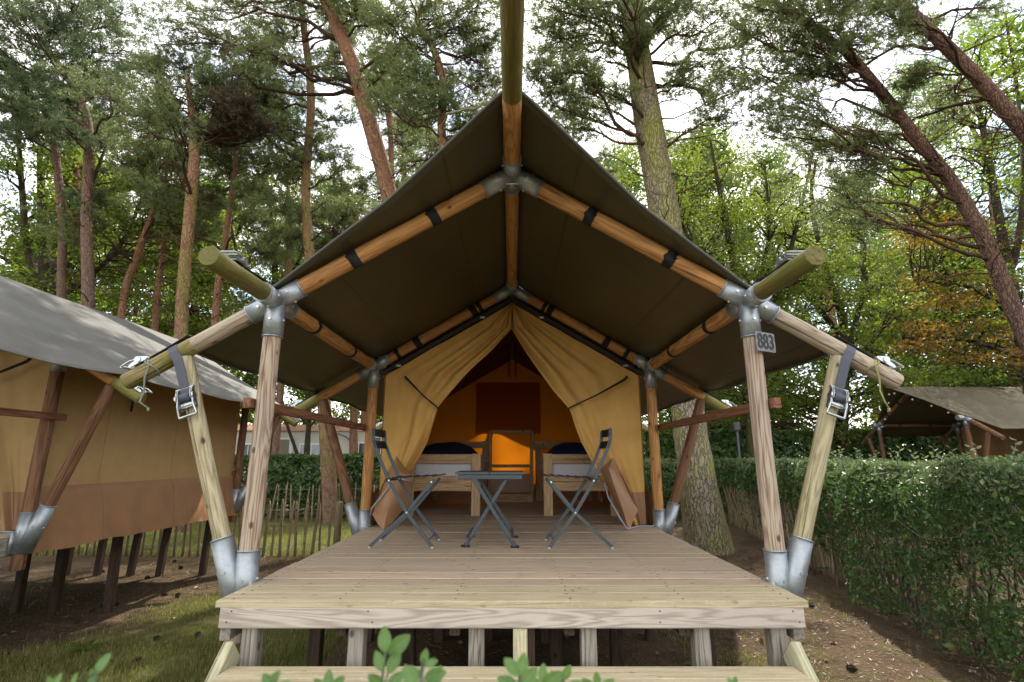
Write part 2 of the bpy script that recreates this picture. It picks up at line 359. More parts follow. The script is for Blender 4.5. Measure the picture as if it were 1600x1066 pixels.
def tube(pts, rad, k=8, cap=True):
    pts = [Vector(p) for p in pts]; n = len(pts)
    if not hasattr(rad, '__len__'): rad = [rad] * n
    V = []; up = None
    for i in range(n):
        d = (pts[min(i + 1, n - 1)] - pts[max(i - 1, 0)])
        d = d.normalized() if d.length > 1e-9 else Vector((0, 0, 1))
        if up is None: up = d.orthogonal().normalized()
        else:
            up = up - d * up.dot(d); up = up.normalized() if up.length > 1e-6 else d.orthogonal().normalized()
        b = d.cross(up)
        for j in range(k):
            a = 2 * math.pi * j / k; V.append(pts[i] + (up * math.cos(a) + b * math.sin(a)) * rad[i])
    Fc = [(i * k + j, i * k + (j + 1) % k, (i + 1) * k + (j + 1) % k, (i + 1) * k + j) for i in range(n - 1) for j in range(k)]
    if cap: Fc += [tuple(range(k - 1, -1, -1)), tuple(range((n - 1) * k, n * k))]
    return V, Fc
def frame(A, B, up=(0, 0, 1)):
    """matrix with local Z from A to B, origin at A"""
    A, B = Vector(A), Vector(B); z = (B - A).normalized(); u = Vector(up)
    if abs(z.dot(u)) > .98: u = Vector((0, 1, 0))
    x = u.cross(z).normalized(); y = z.cross(x)
    return Matrix(((x.x, y.x, z.x, A.x), (x.y, y.y, z.y, A.y), (x.z, y.z, z.z, A.z), (0, 0, 0, 1)))
def pole(name, A, B, r, mt, parent, k=20, cut=0.):
    A, B = Vector(A), Vector(B); L = (B - A).length; mb = MB(); n = max(3, int(L / .15)); r0 = random.random() * 50
    pts = [(0.004 * mnoise.noise((r0, i * .4, 0)), .004 * mnoise.noise((r0, i * .4, 7)), L * i / n) for i in range(n + 1)]
    rr = [r * (1 + .025 * mnoise.noise((r0, i * .6, 3))) for i in range(n + 1)]
    pts = [(0, 0, 0)] + pts[0:1] + pts[1:]; rr = [r * .93] + rr; pts[1] = (0, 0, .006)
    pts = pts[:-1] + [(pts[-1][0], pts[-1][1], L - .006), (pts[-1][0], pts[-1][1], L)]; rr = rr + [r * .93]
    mb.tube(pts, rr, k); return mb.build(name, [mt], parent, frame(A, B), True)
def plank(name, A, B, wd, th, mt, parent, up=(0, 0, 1), ch=.004):
    """board from A to B; th along 'up', wd across"""
    L = (Vector(B) - Vector(A)).length; mb = MB(); mb.box((0, 0, L / 2), (wd, th, L), None, 0, ch)
    return mb.build(name, [mt], parent, frame(A, B, up))
def lerp(a, b, t): return a + (b - a) * t

# ------------------------------------------------------------------ ground
def grassiness(x, y):
    g = .25
    g += .75 * max(0, min(1, (y - 8.2) / .5)) * max(0, min(1, (-1.5 - x) / 1.)) * (y < 14)      # lawn behind the paling
    d = (x + 2.6) * .75 - (y - 4.9) * .42                                                       # strip beside the steps
    if x < -1: g += .52 * max(0, min(1, (1.5 + d) / 1.8)) - .2 * max(0, min(1, -d - .6)) * (y < 8)
    if x > 1: g += .22 * max(0, 1 - abs(y - 3.4) / 1.3) - .02
    if abs(x) < 1.4 and y > 2.2 and y < 8: g -= .5
    if x < -3.6 and y < 7.2: g -= .25 * max(0, min(1, (y - 4) / 1))
    if y > 14: g += .2
    return max(0, min(1, g))
xs = np.unique(np.concatenate([np.linspace(-300, -16, 12), np.arange(-16, 16, .16), np.linspace(16, 300, 12)]))
ys = np.unique(np.concatenate([np.linspace(-120, -2, 8), np.arange(-2, 16, .14), np.linspace(16, 40, 20), np.linspace(42, 500, 12)]))
GX, GY = np.meshgrid(xs, ys); nx, ny = len(xs), len(ys)
def gz(x, y): return .035 * mnoise.noise((x * .5, y * .5, 0)) + .012 * mnoise.noise((x * 3, y * 3, 2))
gzs = np.array([gz(a, b) if abs(a) < 17 and b < 17 else 0. for a, b in zip(GX.ravel(), GY.ravel())])
idx = np.arange(nx * ny).reshape(ny, nx)
gf_ = np.stack([idx[:-1, :-1], idx[:-1, 1:], idx[1:, 1:], idx[1:, :-1]], -1).reshape(-1, 4)
me = mesh_np('ground', np.stack([GX.ravel(), GY.ravel(), gzs], 1), gf_, ['ground'], smooth=True)
at = me.attributes.new('grass', 'FLOAT', 'POINT'); at.data.foreach_set('value', np.array([grassiness(a, b) for a, b in zip(GX.ravel(), GY.ravel())], np.float32))
g = link('ground', me); g['kind'] = 'structure'

# ------------------------------------------------------------------ foliage helpers
def unit(v): return v / np.maximum(np.linalg.norm(v, axis=-1, keepdims=True), 1e-9)
def rdir(n): return unit(rng.normal(size=(n, 3)))
def kites(Cn, A, Nn, L, Wd, fold=.0):
    """leaf shaped quads: centre, long axis, normal"""
    A = unit(A); B = unit(np.cross(Nn, A)); n = len(Cn); L = np.broadcast_to(L, (n,))[:, None]; Wd = np.broadcast_to(Wd, (n,))[:, None]
    up = unit(np.cross(A, B))
    V = np.stack([Cn - A * L / 2, Cn + B * Wd / 2 - A * L * .06 + up * fold * Wd, Cn + A * L / 2, Cn - B * Wd / 2 - A * L * .06 + up * fold * Wd], 1).reshape(-1, 3)
    return V, np.arange(n * 4).reshape(-1, 4)
def leaves6(Cn, A, Nn, L, Wd):
    """rounder leaf, two folded halves of two faces each"""
    A = unit(A); B = unit(np.cross(Nn, A)); n = len(Cn); L = np.broadcast_to(L, (n,))[:, None]; Wd = np.broadcast_to(Wd, (n,))[:, None]; U = unit(np.cross(A, B))
    V = np.stack([Cn - A * L / 2, Cn - A * L * .1 + B * Wd / 2 + U * Wd * .18, Cn + A * L * .25 + B * Wd * .36 + U * Wd * .1, Cn + A * L / 2 - U * L * .06,
                  Cn + A * L * .25 - B * Wd * .36 + U * Wd * .1, Cn - A * L * .1 - B * Wd / 2 + U * Wd * .18], 1).reshape(-1, 3)
    b = np.arange(n)[:, None] * 6
    Fc = np.concatenate([b + np.array([[0, 1, 2, 3]]), b + np.array([[0, 3, 4, 5]])], 0)
    return V, Fc
def tufts(Cn, D, K, Ln, Wn, seglen):
    """needle shoots: K thin triangles round each shoot"""
    n = len(Cn); D = unit(D)
    Cx = np.repeat(Cn, K, 0); Dx = np.repeat(D, K, 0); m = n * K
    t_ = rng.random((m, 1)) * np.repeat(np.broadcast_to(seglen, (n,)), K)[:, None]
    R = unit(np.cross(Dx, rdir(m))); nd = unit(Dx * rng.uniform(.35, 1.0, (m, 1)) + R)
    b = Cx + Dx * t_; ln = np.repeat(np.broadcast_to(Ln, (n,)), K)[:, None] * rng.uniform(.7, 1.15, (m, 1))
    sd_ = unit(np.cross(nd, rdir(m))) * np.repeat(np.broadcast_to(Wn, (n,)), K)[:, None] / 2
    V = np.stack([b - sd_, b + sd_, b + nd * ln], 1).reshape(-1, 3)
    return V, np.arange(m * 3).reshape(-1, 3)
def wig(A, B, n, amp, sag=0.):
    A, B = Vector(A), Vector(B); L = (B - A).length; s = random.random() * 90; out = []
    for i in range(n + 1):
        t = i / n; p = A.lerp(B, t); e = math.sin(math.pi * t)
        out.append(p + Vector((mnoise.noise((s, t * 2.5, 1)), mnoise.noise((s, t * 2.5, 5)), mnoise.noise((s, t * 2.5, 9)))) * amp * L * (.25 + e) * min(1, t * 4) + Vector((0, 0, sag * L * e)))
    return out
def smooth_path(pts, n):
    """catmull-rom through (point, radius)"""
    out = []; k = len(pts)
    for i in range(k - 1):
        p0, p1, p2, p3 = pts[max(i - 1, 0)], pts[i], pts[i + 1], pts[min(i + 2, k - 1)]
        for j in range(n):
            t = j / n; q = []
            for a, b, c, d in zip(p0, p1, p2, p3): q.append(.5 * (2 * b + (c - a) * t + (2 * a - 5 * b + 4 * c - d) * t * t + (3 * b - a - 3 * c + d) * t ** 3))
            out.append(q)
    out.append(list(pts[-1])); return out
def trunk_path(px, Y, wscale=.9):
    pts = []
    for x, y, wd in px:
        p = P(x, y, Y); pts.append((p.x, p.y, p.z, wd / 2 * depth(p) / F * wscale))
    if pts[0][2] > .02:                                  # carry the bole down to the ground
        a, b = pts[0], pts[1]; t = a[2] / max(.3, b[2] - a[2])
        pts.insert(0, (a[0] + (a[0] - b[0]) * min(t, 1.5) * .6, Y, -.06, a[3] * 1.18))
    else: pts[0] = (pts[0][0], pts[0][1], -.06, pts[0][3])
    return smooth_path(pts, 6)
def put_tree(name, label, cat, base, trunkV, trunkF, barkm, brmb, crown, leafm, group=None, brm='twig_pine', crown_parts=()):
    t = thing(name, base, label, cat, group)
    me = mesh_np('trunk', np.array([tuple(v) for v in trunkV]), [np.array([f for f in trunkF if len(f) == 4])], [barkm], smooth=True)
    # object origin at the base so the bark keeps its place
    me.transform(Matrix.Translation(-Vector(base))); link('trunk', me, t, Matrix.Translation(base))
    if brmb is not None and brmb.n: brmb.build('branches', [brm], t, None, True)['kind'] = 'stuff'
    for (V, Fc, mt, nm) in crown:
        n_ = len(Fc); cl_ = np.repeat(rng.random(n_ // 400 + 1), 400)[:n_]; r = .6 * cl_ + .4 * rng.random(n_)  # tint per clump paints lit and shaded masses into the crown colour
        o = link(nm, mesh_np(nm, V, Fc, [mt], rnd=r), t); o['kind'] = 'stuff'
    return t
def pine(label, px, Y, pads, barkm='bark_pine', seed=0, dens=1., needle='needles', brown=(), sides=14, dead=10, group=None, dz=1.3, twn=26, name='pine_tree', auto=9, tw=.67):
    random.seed(100 + seed)
    tp = trunk_path(px, Y, tw); V, Fc = tube([q[:3] for q in tp], [q[3] for q in tp], sides, False)
    if sides > 30:
        V2 = []
        for i, v in enumerate(V):
            c = Vector(tp[i // sides][:3]); d = v - c; ang = math.atan2(d.y, d.x)
            f_ = mnoise.voronoi((math.cos(ang) * 2.2, math.sin(ang) * 2.2, v.z * 1.4))[0]; e = min(1, (f_[1] - f_[0]) * 3)
            V2.append(c + d * (1 + .05 * (e - .6) + .05 * mnoise.noise((math.cos(ang) * 1.2, math.sin(ang) * 1.2, v.z * .5)) + .03 * max(0, .5 - v.z) * (1 + mnoise.noise((math.cos(ang) * 1.5, math.sin(ang) * 1.5, 4)))))
        V = V2
    mb = MB(); SC = []; SD = []; ST = []
    top = tp[-1][2]
    spec = []
    for (x, y, r, *ex) in pads:
        Cc = P(x, y, Y + random.uniform(-dz, dz)); spec.append((Cc, r * depth(Cc) / F, dens * (ex[0] if ex else 1.)))
    for k in range(auto):
        q = tp[int(len(tp) * random.uniform(.62, .999))]; an = random.uniform(0, 6.28); rr = random.uniform(.5, 2.6)
        spec.append((Vector((q[0] + rr * math.cos(an), q[1] + rr * math.sin(an), q[2] + random.uniform(-.4, .9))), random.uniform(.6, 1.15), .75))
    for k, (Cc, R, den) in enumerate(spec):
        hd = min(tp, key=lambda q: abs(q[2] - max(2.6, min(top - .1, Cc.z - .3 * math.hypot(q[0] - Cc.x, q[1] - Cc.y)))))
        r0 = max(.014, min(.34 * hd[3], .015 + .012 * (Cc - Vector(hd[:3])).length))
        lim = wig(hd[:3], Cc, 9, .16, .03); mb.tube(lim, [lerp(r0, .009, i / 9) for i in range(10)], 6)
        n = int(twn * den * (1 if R < 1.2 else R / 1.2))
        for j in range(n):
            t_ = random.uniform(.4, 1); a = lim[int(t_ * 9)]
            u = Vector((random.gauss(0, 1), random.gauss(0, 1), random.gauss(0, 1))).normalized() * random.random() ** .33
            e = Cc + Vector((u.x * R, u.y * R, u.z * R * .6)); tw = wig(a, e, 5, .22, .05); mb.tube(tw, [.010, .009, .007, .006, .005, .003], 3, 0, False)
            for q in range(15):
                s = random.uniform(.5, 1); i0 = min(4, int(s * 5)); p = tw[i0].lerp(tw[i0 + 1], s * 5 - i0)
                d = (tw[i0 + 1] - tw[i0]).normalized() * .8 + Vector((random.gauss(0, .6), random.gauss(0, .6), random.gauss(.25, .5)))
                off = Vector((random.gauss(0, .06), random.gauss(0, .06), random.gauss(.02, .04)))
                SC.append(p + off); SD.append(d); ST.append(1 if k in brown else 0)
    for j in range(dead * 2):      # bare snags on the bole
        i = random.randrange(len(tp) // 4, len(tp) - 1); a = Vector(tp[i][:3]); an = random.uniform(0, 6.28)
        L = random.uniform(.3, 2.2); b = a + Vector((math.cos(an) * L, math.sin(an) * L * .6, random.uniform(-.1, .5) * L)); tw = wig(a, b, 6, .25)
        mb.tube(tw, [lerp(.018, .004, q / 6) for q in range(7)], 4, 0, False)
        for z in range(5):
            c = tw[random.randint(2, 6)]; mb.tube(wig(c, c + Vector((random.gauss(0, .35), random.gauss(0, .35), random.gauss(.05, .3))), 4, .25), [.007, .006, .005, .004, .002], 3, 0, False)
    SC = np.array([tuple(v) for v in SC]); SD = np.array([tuple(v) for v in SD]); ST = np.array(ST); cr = []
    sc_ = max(1., Y / 11)
    for kind, mt in ((0, needle), (1, 'needles_brown')):
        s = ST == kind
        if s.any():
            Vn, Fn = tufts(SC[s], SD[s], 9, .088 * sc_, .0160 * sc_, .10 * sc_); cr.append((Vn, Fn, mt, 'crown'))
    return put_tree(name, label, 'tree', tp[0][:2] + [0.], V, Fc, barkm, mb, cr, needle, group)
def broadleaf(label, stems, Y, boxes, leafm='leaf_green', seed=0, barkm='bark_oak', size=.11, per=90, dz=1.6, cr_=.5, group=None, flat=.55, extra=None, mul=1.15):
    random.seed(500 + seed); allp = []; TV = []; TF = []; mb = MB()
    for k, st in enumerate(stems):
        tp = trunk_path(st, Y) if k == 0 else smooth_path([(*P(x, y, Y + random.uniform(-.5, .5)), wd / 2 * Y / F) for x, y, wd in st], 5)
        if k: tp[0][:3] = list(min((q for q in allp), key=lambda q: (Vector(q[:3]) - Vector(tp[0][:3])).length)[:3])
        v, f_ = tube([q[:3] for q in tp], [q[3] for q in tp], 9, False)
        if k == 0: TV, TF = v, f_; base = tp[0][:2] + [0.]
        else: mb.add(v, f_)
        allp += tp
    LC = []; LA = []; SZ = []; LM = []
    for bi, (x0, y0, x1, y1, n, *ex) in enumerate(boxes):
        for j in range(int(n * mul)):
            Cc = P(random.uniform(x0, x1), random.uniform(y0, y1), Y + random.uniform(-dz, dz))
            if Cc.z < .3: continue
            near = min(allp, key=lambda q: (Vector(q[:3]) + Vector((0, 0, .6)) - Cc).length)
            tw = wig(near[:3], Cc, 6, .2, .06); r0 = min(.03, near[3] * .6); mb.tube(tw, [lerp(r0, .004, i / 6) for i in range(7)], 4, 0, False)
            q = rng.normal(size=(per, 3)); q = q / np.linalg.norm(q, axis=1)[:, None] * rng.random((per, 1)) ** .45
            LC.append(np.array(Cc) + q * np.array([cr_, cr_, cr_ * flat])); LM.append(np.full(per, ex[0] if ex else 0))
            for z in range(5):
                e = Cc + Vector((random.gauss(0, .5), random.gauss(0, .5), random.gauss(0, .25))) * cr_; mb.tube(wig(tw[-2], e, 3, .2), [.006, .005, .004, .003], 3, 0, False)
    LC = np.concatenate(LC); LM = np.concatenate(LM); n = len(LC)
    Nn = unit(rng.normal(size=(n, 3)) * .75 + np.array([0, 0, 1.])); A = np.cross(Nn, rdir(n))
    crown = []
    for kx, mt in enumerate([leafm] + (extra or [])):
        s = LM == kx
        if s.any():
            V, Fc = kites(LC[s], A[s], Nn[s], size * rng.uniform(.6, 1.2, s.sum()), size * .62 * rng.uniform(.7, 1.2, s.sum()), .12); crown.append((V, Fc, mt, 'crown'))
    return put_tree('broadleaf_tree', label, 'tree', base, TV, TF, barkm, mb, crown, leafm, group, barkm)

# ------------------------------------------------------------------ the tent: frame, fly, canvas
DZ, XP, Y1, Y2, Y3 = .85, 1.335, 2.75, 4.85, 7.9
ZE, ZR, RP, RS = 2.32, 3.12, .047, .054
SL = (ZR - ZE) / XP
FLYE = [(0, 2.07), (.32, 2.26), (.68, 2.47), (1.05, 2.60), (1.36, 2.71), (1.58, 2.80), (1.82, 2.92), (1.89, 2.98)]
def fly_edge(x): return float(np.interp(abs(x), [a for a, b in FLYE], [b for a, b in FLYE]))
def roofz(x): return ZR - SL * abs(x)
def sleeve(mb, A, d, L, r=RS, k=18):
    A = Vector(A); d = Vector(d).normalized()
    mb.tube([A, A + d * L], r, k, 0)
    mb.tube([A + d * (L - .004), A + d * (L + .002)], [r + .003, r + .003], k, 0)
    u = d.orthogonal().normalized(); b = d.cross(u)
    for a in (.8, 2.4, 4.0, 5.5):
        q = A + d * (L * .55) + (u * math.cos(a) + b * math.sin(a)) * r; n = (q - A - d * (L * .55)).normalized()
        mb.tube([q - n * .004, q + n * .007], .008, 6, 1)
def collar(name, A, d, r, wd, th, mt, parent):
    """band of webbing round a pole"""
    A = Vector(A); d = Vector(d).normalized(); mb = MB(); k = 20
    mb.tube([A - d * wd / 2, A - d * wd / 2, A + d * wd / 2, A + d * wd / 2], [r, r + th, r + th, r], k, 0, False)
    return mb.build(name, [mt], parent, None, True)
def ratchet(M, parent, strap_pts=None, swd=.045, mt='grey_webbing', size=1.):
    """ratchet strap: webbing path plus buckle at matrix M (X along strap, Z outwards)"""
    mb = MB()
    if strap_pts:
        for a, b in zip(strap_pts[:-1], strap_pts[1:]):
            a, b = Vector(a[0]), Vector(b[0])
        n = len(strap_pts); V = []
        for (p, wdir) in strap_pts:
            p, wdir = Vector(p), Vector(wdir).normalized() * swd / 2
            V += [p - wdir, p + wdir]
        thick = []
        for i in range(n):
            d = Vector(strap_pts[min(i + 1, n - 1)][0]) - Vector(strap_pts[max(i - 1, 0)][0]); nn = d.cross(Vector(strap_pts[i][1])).normalized() * .0025
            thick += [nn, nn]
        m = len(V); Fc = [(2 * i, 2 * i + 1, 2 * i + 3, 2 * i + 2) for i in range(n - 1)]
        mb.add([v + q for v, q in zip(V, thick)] + [v - q for v, q in zip(V, thick)], Fc + [tuple(m + i for i in reversed(f)) for f in Fc]
               + [(2 * i, 2 * i + 2, m + 2 * i + 2, m + 2 * i) for i in range(n - 1)] + [(2 * i + 3, 2 * i + 1, m + 2 * i + 1, m + 2 * i + 3) for i in range(n - 1)] + [(0, m, m + 1, 1), (2 * n - 2, 2 * n - 1, m + 2 * n - 1, m + 2 * n - 2)])
    else: mb.box((-.08 * size, 0, .004), (.2 * size, swd, .005))
    st = mb.build('ratchet_strap', [mt], parent, None if strap_pts else M)
    s = size; b = MB()
    for sy in (-1, 1):
        pr = [(-.05, -.004), (.055, -.004), (.06, .006), (.045, .014), (.02, .017), (.008, .03), (-.012, .03), (-.03, .02), (-.05, .008)]
        for off in (sy * .029, sy * .036):
            V = [(x * s, (off - .0012) * s, z * s) for x, z in pr] + [(x * s, (off + .0012) * s, z * s) for x, z in pr]; n = len(pr)
            b.add(V, [tuple(range(n)), tuple(range(2 * n - 1, n - 1, -1))] + [((i + 1) % n, i, i + n, (i + 1) % n + n) for i in range(n)])
        b.tube([(0, sy * .036 * s, .016 * s), (0, sy * .043 * s, .016 * s)], .017 * s, 12); b.tube([(-.045 * s, sy * .036 * s, .003 * s), (-.045 * s, sy * .041 * s, .003 * s)], .007 * s, 8)
    b.tube([(-.045 * s, -.036 * s, .004 * s), (-.045 * s, .036 * s, .004 * s)], .005 * s, 8); b.box((.035 * s, 0, .006 * s), (.02 * s, .056 * s, .004 * s)); b.box((.0 * s, 0, .022 * s), (.018 * s, .056 * s, .004 * s))
    b.build('ratchet_body', ['zinc_bright'], st, M, False)
    sp_ = MB(); sp_.tube([(0, -.024 * s, .016 * s), (0, .024 * s, .016 * s)], .021 * s, 14); sp_.build('webbing_roll', [mt], st, M, True)
    h = MB()
    for sy in (-1, 1): h.tube([(.004 * s, sy * .034 * s, .02 * s), (.04 * s, sy * .036 * s, .030 * s), (.085 * s, sy * .04 * s, .024 * s), (.092 * s, sy * .036 * s, .023 * s)], .005 * s, 6)
    h.tube([(.09 * s, -.04 * s, .023 * s), (.09 * s, .04 * s, .023 * s)], .0065 * s, 8); h.tube([(.045 * s, -.035 * s, .029 * s), (.045 * s, .035 * s, .029 * s)], .0035 * s, 6)
    h.build('ratchet_handle', ['zinc_bright'], st, M, False); return st
def axes(o, x, z):
    x = Vector(x).normalized(); z = Vector(z); z = (z - x * z.dot(x)).normalized(); y = z.cross(x); o = Vector(o)
    return Matrix(((x.x, y.x, z.x, o.x), (x.y, y.y, z.y, o.y), (x.z, y.z, z.z, o.z), (0, 0, 0, 1)))

tent = thing('safari_tent', (0, Y2, DZ), 'open safari tent with tied back tan curtains on the deck numbered 883', 'tent', 'safari tents on timber decks')
for fi, Y in enumerate((Y1, Y2, Y3)):
    # ridge joint
    mb = MB()
    for s in (-1, 1): sleeve(mb, (0, Y, ZR), (s, 0, -SL), .20)
    sleeve(mb, (0, Y, ZR), (0, -1, 0), .17); sleeve(mb, (0, Y, ZR), (0, 1, 0), .15)
    if fi == 0: mb.tube([(-.07, Y - .02, ZR - .075), (.07, Y - .02, ZR - .075)], .006, 8, 1)
    mb.build('ridge_joint', ['galvanised', 'bolt_steel'], tent, None, True)
    for s in (-1, 1):
        J = Vector((s * XP, Y, ZE)); rd = Vector((s, 0, -SL)).normalized()
        mb = MB(); sleeve(mb, J, rd, .16); sleeve(mb, J, -rd, .16); sleeve(mb, J, (0, 0, -1), .21); sleeve(mb, J, (0, 1, 0), .17); sleeve(mb, J, (0, -1, 0), .17 if fi < 2 else .1)
        mb.build('eave_joint', ['galvanised', 'bolt_steel'], tent, None, True)
        pole('post', (s * XP, Y, .58), (s * XP, Y, ZE - .17), RP, 'pole_post' if fi == 0 else 'pole_sheltered', tent, 24)
        R0 = Vector((0, Y, ZR))
        pole('rafter', R0 + rd * .16, J - rd * .13, RP, 'pole_sheltered', tent, 24)
        tail = J + rd * (.90 if fi == 0 else .86)
        tb = J + rd * .62
        if fi == 0 and s < 0: pole('rafter_tail', J + rd * .13, J + rd * .50, RP - .0006, 'pole_weathered', tent, 24); pole('rafter_tail_end', J + rd * .495, tail, RP, 'pole_mossy', tent, 24)
        elif fi == 0: pole('rafter_tail', J + rd * .13, tail, RP, 'pole_weathered', tent, 24)
        elif fi == 1: pole('rafter_tail', J + rd * .13, J + rd * .58, RP - .0006, 'pole_sheltered', tent, 20); pole('rafter_tail_end', J + rd * .575, tail, RP, 'pole_mossy', tent, 20)
        else: pole('rafter_tail', J + rd * .13, tail, RP, 'pole_mossy', tent, 20)
        # brace from the foot bracket up to the rafter tail
        fb = Vector((s * (XP + .055), Y, .80)); bt = J + rd * .55 + Vector((0, 0, -.045))
        bd = (bt - fb).normalized(); pole('brace', fb + bd * .10, bt, .043, 'pole_brace' if fi == 0 else 'pole_brown', tent, 24)
        mb = MB(); sleeve(mb, (s * XP, Y, .70), (0, 0, 1), .30); sleeve(mb, fb - bd * .09, bd, .36, RS)
        mb.box((s * (XP - .05), Y, .78), (.012, .12, .16)); mb.build('foot_bracket', ['galvanised', 'bolt_steel'], tent, None, True)
        # webbing bands round rafter
        for q in ((.46, .98) if fi == 0 else (.30, .37, 1.0, 1.22)):
            collar('rafter_band', R0 + rd * (q + .08), rd, RP + .002, .055 if fi == 0 else (.035 if q in (.30, 1.22) else .06), .003, 'black_webbing', tent)
    # ridge and eave poles towards the back
    if fi < 2:
        Yn = (Y1, Y2, Y3)[fi + 1]
        pole('ridge_pole', (0, Y + .12, ZR), (0, Yn - .12, ZR), RP, 'pole_sheltered', tent, 24)
        for s in (-1, 1):
            e = pole('eave_pole', (s * XP, Y + .13, ZE), (s * XP, Yn - .13, ZE), RP, 'pole_sheltered', tent, 24)
            for q in ((.55, 1.35) if fi == 0 else (.8, 2.0)): collar('eave_band', (s * XP, Y + q, ZE), (0, 1, 0), RP + .002, .045, .003, 'black_webbing', tent)
pole('ridge_pole_end', (0, 1.34, ZR), (0, 2.08, ZR), .0475, 'pole_green', tent, 28)
pole('ridge_pole_stub', (0, 2.075, ZR), (0, Y1 - .14, ZR), .0470, 'pole_sheltered', tent, 28)
pole('ridge_pole', (0, Y3 + .12, ZR), (0, 9.05, ZR), RP, 'pole_weathered', tent, 16)
for s in (-1, 1):
    pole('eave_pole_end', (s * XP, 2.085, ZE), (s * XP, Y1 - .13, ZE), RP, 'pole_green', tent, 28)
    # ratchet on top of the eave pole end, pulling the fly
    M = axes((s * (XP + .0), 2.31, ZE + RP + .004), (0, -1, 0), (0, 0, 1))
    ratchet(M, tent, [((s * XP, 2.66, ZE + RP + .02), (1, 0, 0)), ((s * XP, 2.5, ZE + RP + .012), (1, 0, 0)), ((s * XP, 2.33, ZE + RP + .006), (1, 0, 0))], .03, 'black_webbing')
    for fi, Y in enumerate((Y1, Y2, Y3)):
        J = Vector((s * XP, Y, ZE)); rd = Vector((s, 0, -SL)).normalized(); nn = Vector((s * SL, 0, 1)).normalized()
        # fly corner ratchet on the rafter tail
        a = J + rd * .78 + nn * (RP + .004)
        M = axes(a, rd, nn); ratchet(M, tent, [(J + rd * .5 + nn * (RP + .02), (0, 1, 0)), (J + rd * .64 + nn * (RP + .012), (0, 1, 0)), (a - rd * .02 + nn * .004, (0, 1, 0))], .03, 'black_webbing')
        if fi == 0:
            # strap over the rafter tail down the brace
            c = J + rd * .53; fb = Vector((s * (XP + .055), Y, .80)); bt = J + rd * .55 + Vector((0, 0, -.045)); bd = (bt - fb).normalized()
            o_ = Vector((s, 0, 0)); o_ = (o_ - bd * o_.dot(bd)).normalized()
            fr = Vector((0, -1, 0)); sw = rd
            top = c + rd * .06
            path = [(top + nn * (RP + .003) + Vector((0, .03, 0)), sw), (top + nn * (RP + .003), sw), (top + (nn * .7 + fr * .7).normalized() * (RP + .004), sw), (top + fr * (RP + .004), sw),
                    (c - bd * .06 + fr * (RP + .012) - rd * .0 + rd * .04, (sw + o_).normalized()), (bt - bd * .16 + fr * (RP + .012), o_), (bt - bd * .26 + fr * (RP + .010), o_)]
            M = axes(bt - bd * .24 + fr * (.043 + .008), -bd, fr); ratchet(M, tent, path, .05, 'grey_webbing', 1.15)
# loose guy rope on the tails
for s, mt in ((-1, 'rope_grey'), (1, 'rope')):
    J = Vector((s * XP, Y1, ZE)); rd = Vector((s, 0, -SL)).normalized(); nn = Vector((s * SL, 0, 1)).normalized(); c = J + rd * .73
    mb = MB(); fr = Vector((0, -1, 0)); R = RP + .005
    mb.tube([c + (nn * math.cos(a) + fr * math.sin(a)) * R + rd * .02 * math.sin(a * 2) for a in np.linspace(0, 2 * math.pi, 16)], .0048, 6)
    q = c + fr * R - Vector((0, 0, .01))
    mb.tube([c + nn * R * .6 + fr * R * .85, q, q + Vector((s * .012, 0, -.06)), q + Vector((s * .004, 0, -.13)), q + Vector((s * .012, -.01, -.19)), q + Vector((s * .035 * (1 if s > 0 else -1), 0, -.225))], .0048, 6)
    mb.tube([q + Vector((s * .035 * (1 if s > 0 else -1), 0, -.222)), q + Vector((s * .036 * (1 if s > 0 else -1), 0, -.240))], .007, 6)
    mb.build('guy_rope', [mt], tent, None, True)
# side rails
for s in (-1, 1):
    plank('side_rail', (s * (XP + .065), Y1 - .07, 1.738), (s * (XP + .065), Y2 + .08, 1.738), .040, .054, 'rail_red', tent)
# fly sheet: two skins and a hem
def fly_grid(yend):
    nu, nv = 60, 84; Vt = []; us = np.linspace(-1.89, 1.89, nu)
    for u in us:
        ye = fly_edge(u); yb = yend - .25 * abs(u) / 1.89
        for j in range(nv):
            y = lerp(ye, yb, j / (nv - 1)); fr = min(1, max(0, (y - ye) / .5))
            sag = -.018 * math.sin(math.pi * min(1, abs(u) / XP)) * fr if abs(u) < XP else .01
            sag += .012 * mnoise.noise((u * 1.6, y * .9, 1)) + .006 * mnoise.noise((u * 6, y * 1.5, 4)) * fr
            drop = -.02 * max(0, abs(u) - 1.5) / .39 * abs(math.sin((y - Y1) * math.pi / 1.05))
            edge = .012 * math.sin(min(1, abs(u) / 1.89) * math.pi) * (1 - fr)
            Vt.append((u, y, ZR + .080 - SL * math.sqrt(u * u + .0009) + sag + drop - edge))
    return np.array(Vt), nu, nv
def fly_mesh(yend):
    Vt, nu, nv = fly_grid(yend); idx = np.arange(nu * nv).reshape(nu, nv)
    q = np.stack([idx[:-1, :-1], idx[1:, :-1], idx[1:, 1:], idx[:-1, 1:]], -1).reshape(-1, 4); nq = len(q); nn_ = nu * nv
    rim = []
    loop = list(idx[:, 0]) + list(idx[-1, 1:]) + list(idx[-2::-1, -1]) + list(idx[0, -2:0:-1])
    for a, b in zip(loop, loop[1:] + loop[:1]): rim.append((a + nn_, b + nn_, b, a))
    V2 = Vt - np.array([0, 0, .006])
    me = mesh_np('fly_sheet', np.concatenate([Vt, V2]), [q, q[:, ::-1] + nn_, np.array(rim)], ['fly_outside', 'fly_inside'], [0] * nq + [1] * nq + [1] * len(rim), True)
    return me, Vt, nu, nv, idx
fly_short = fly_mesh(8.35)[0]; me, Vt, nu, nv, idx = fly_mesh(8.98)  # longer rear overhang, out of sight, added to shade the upper back wall
fly = link('fly_sheet', me, tent)
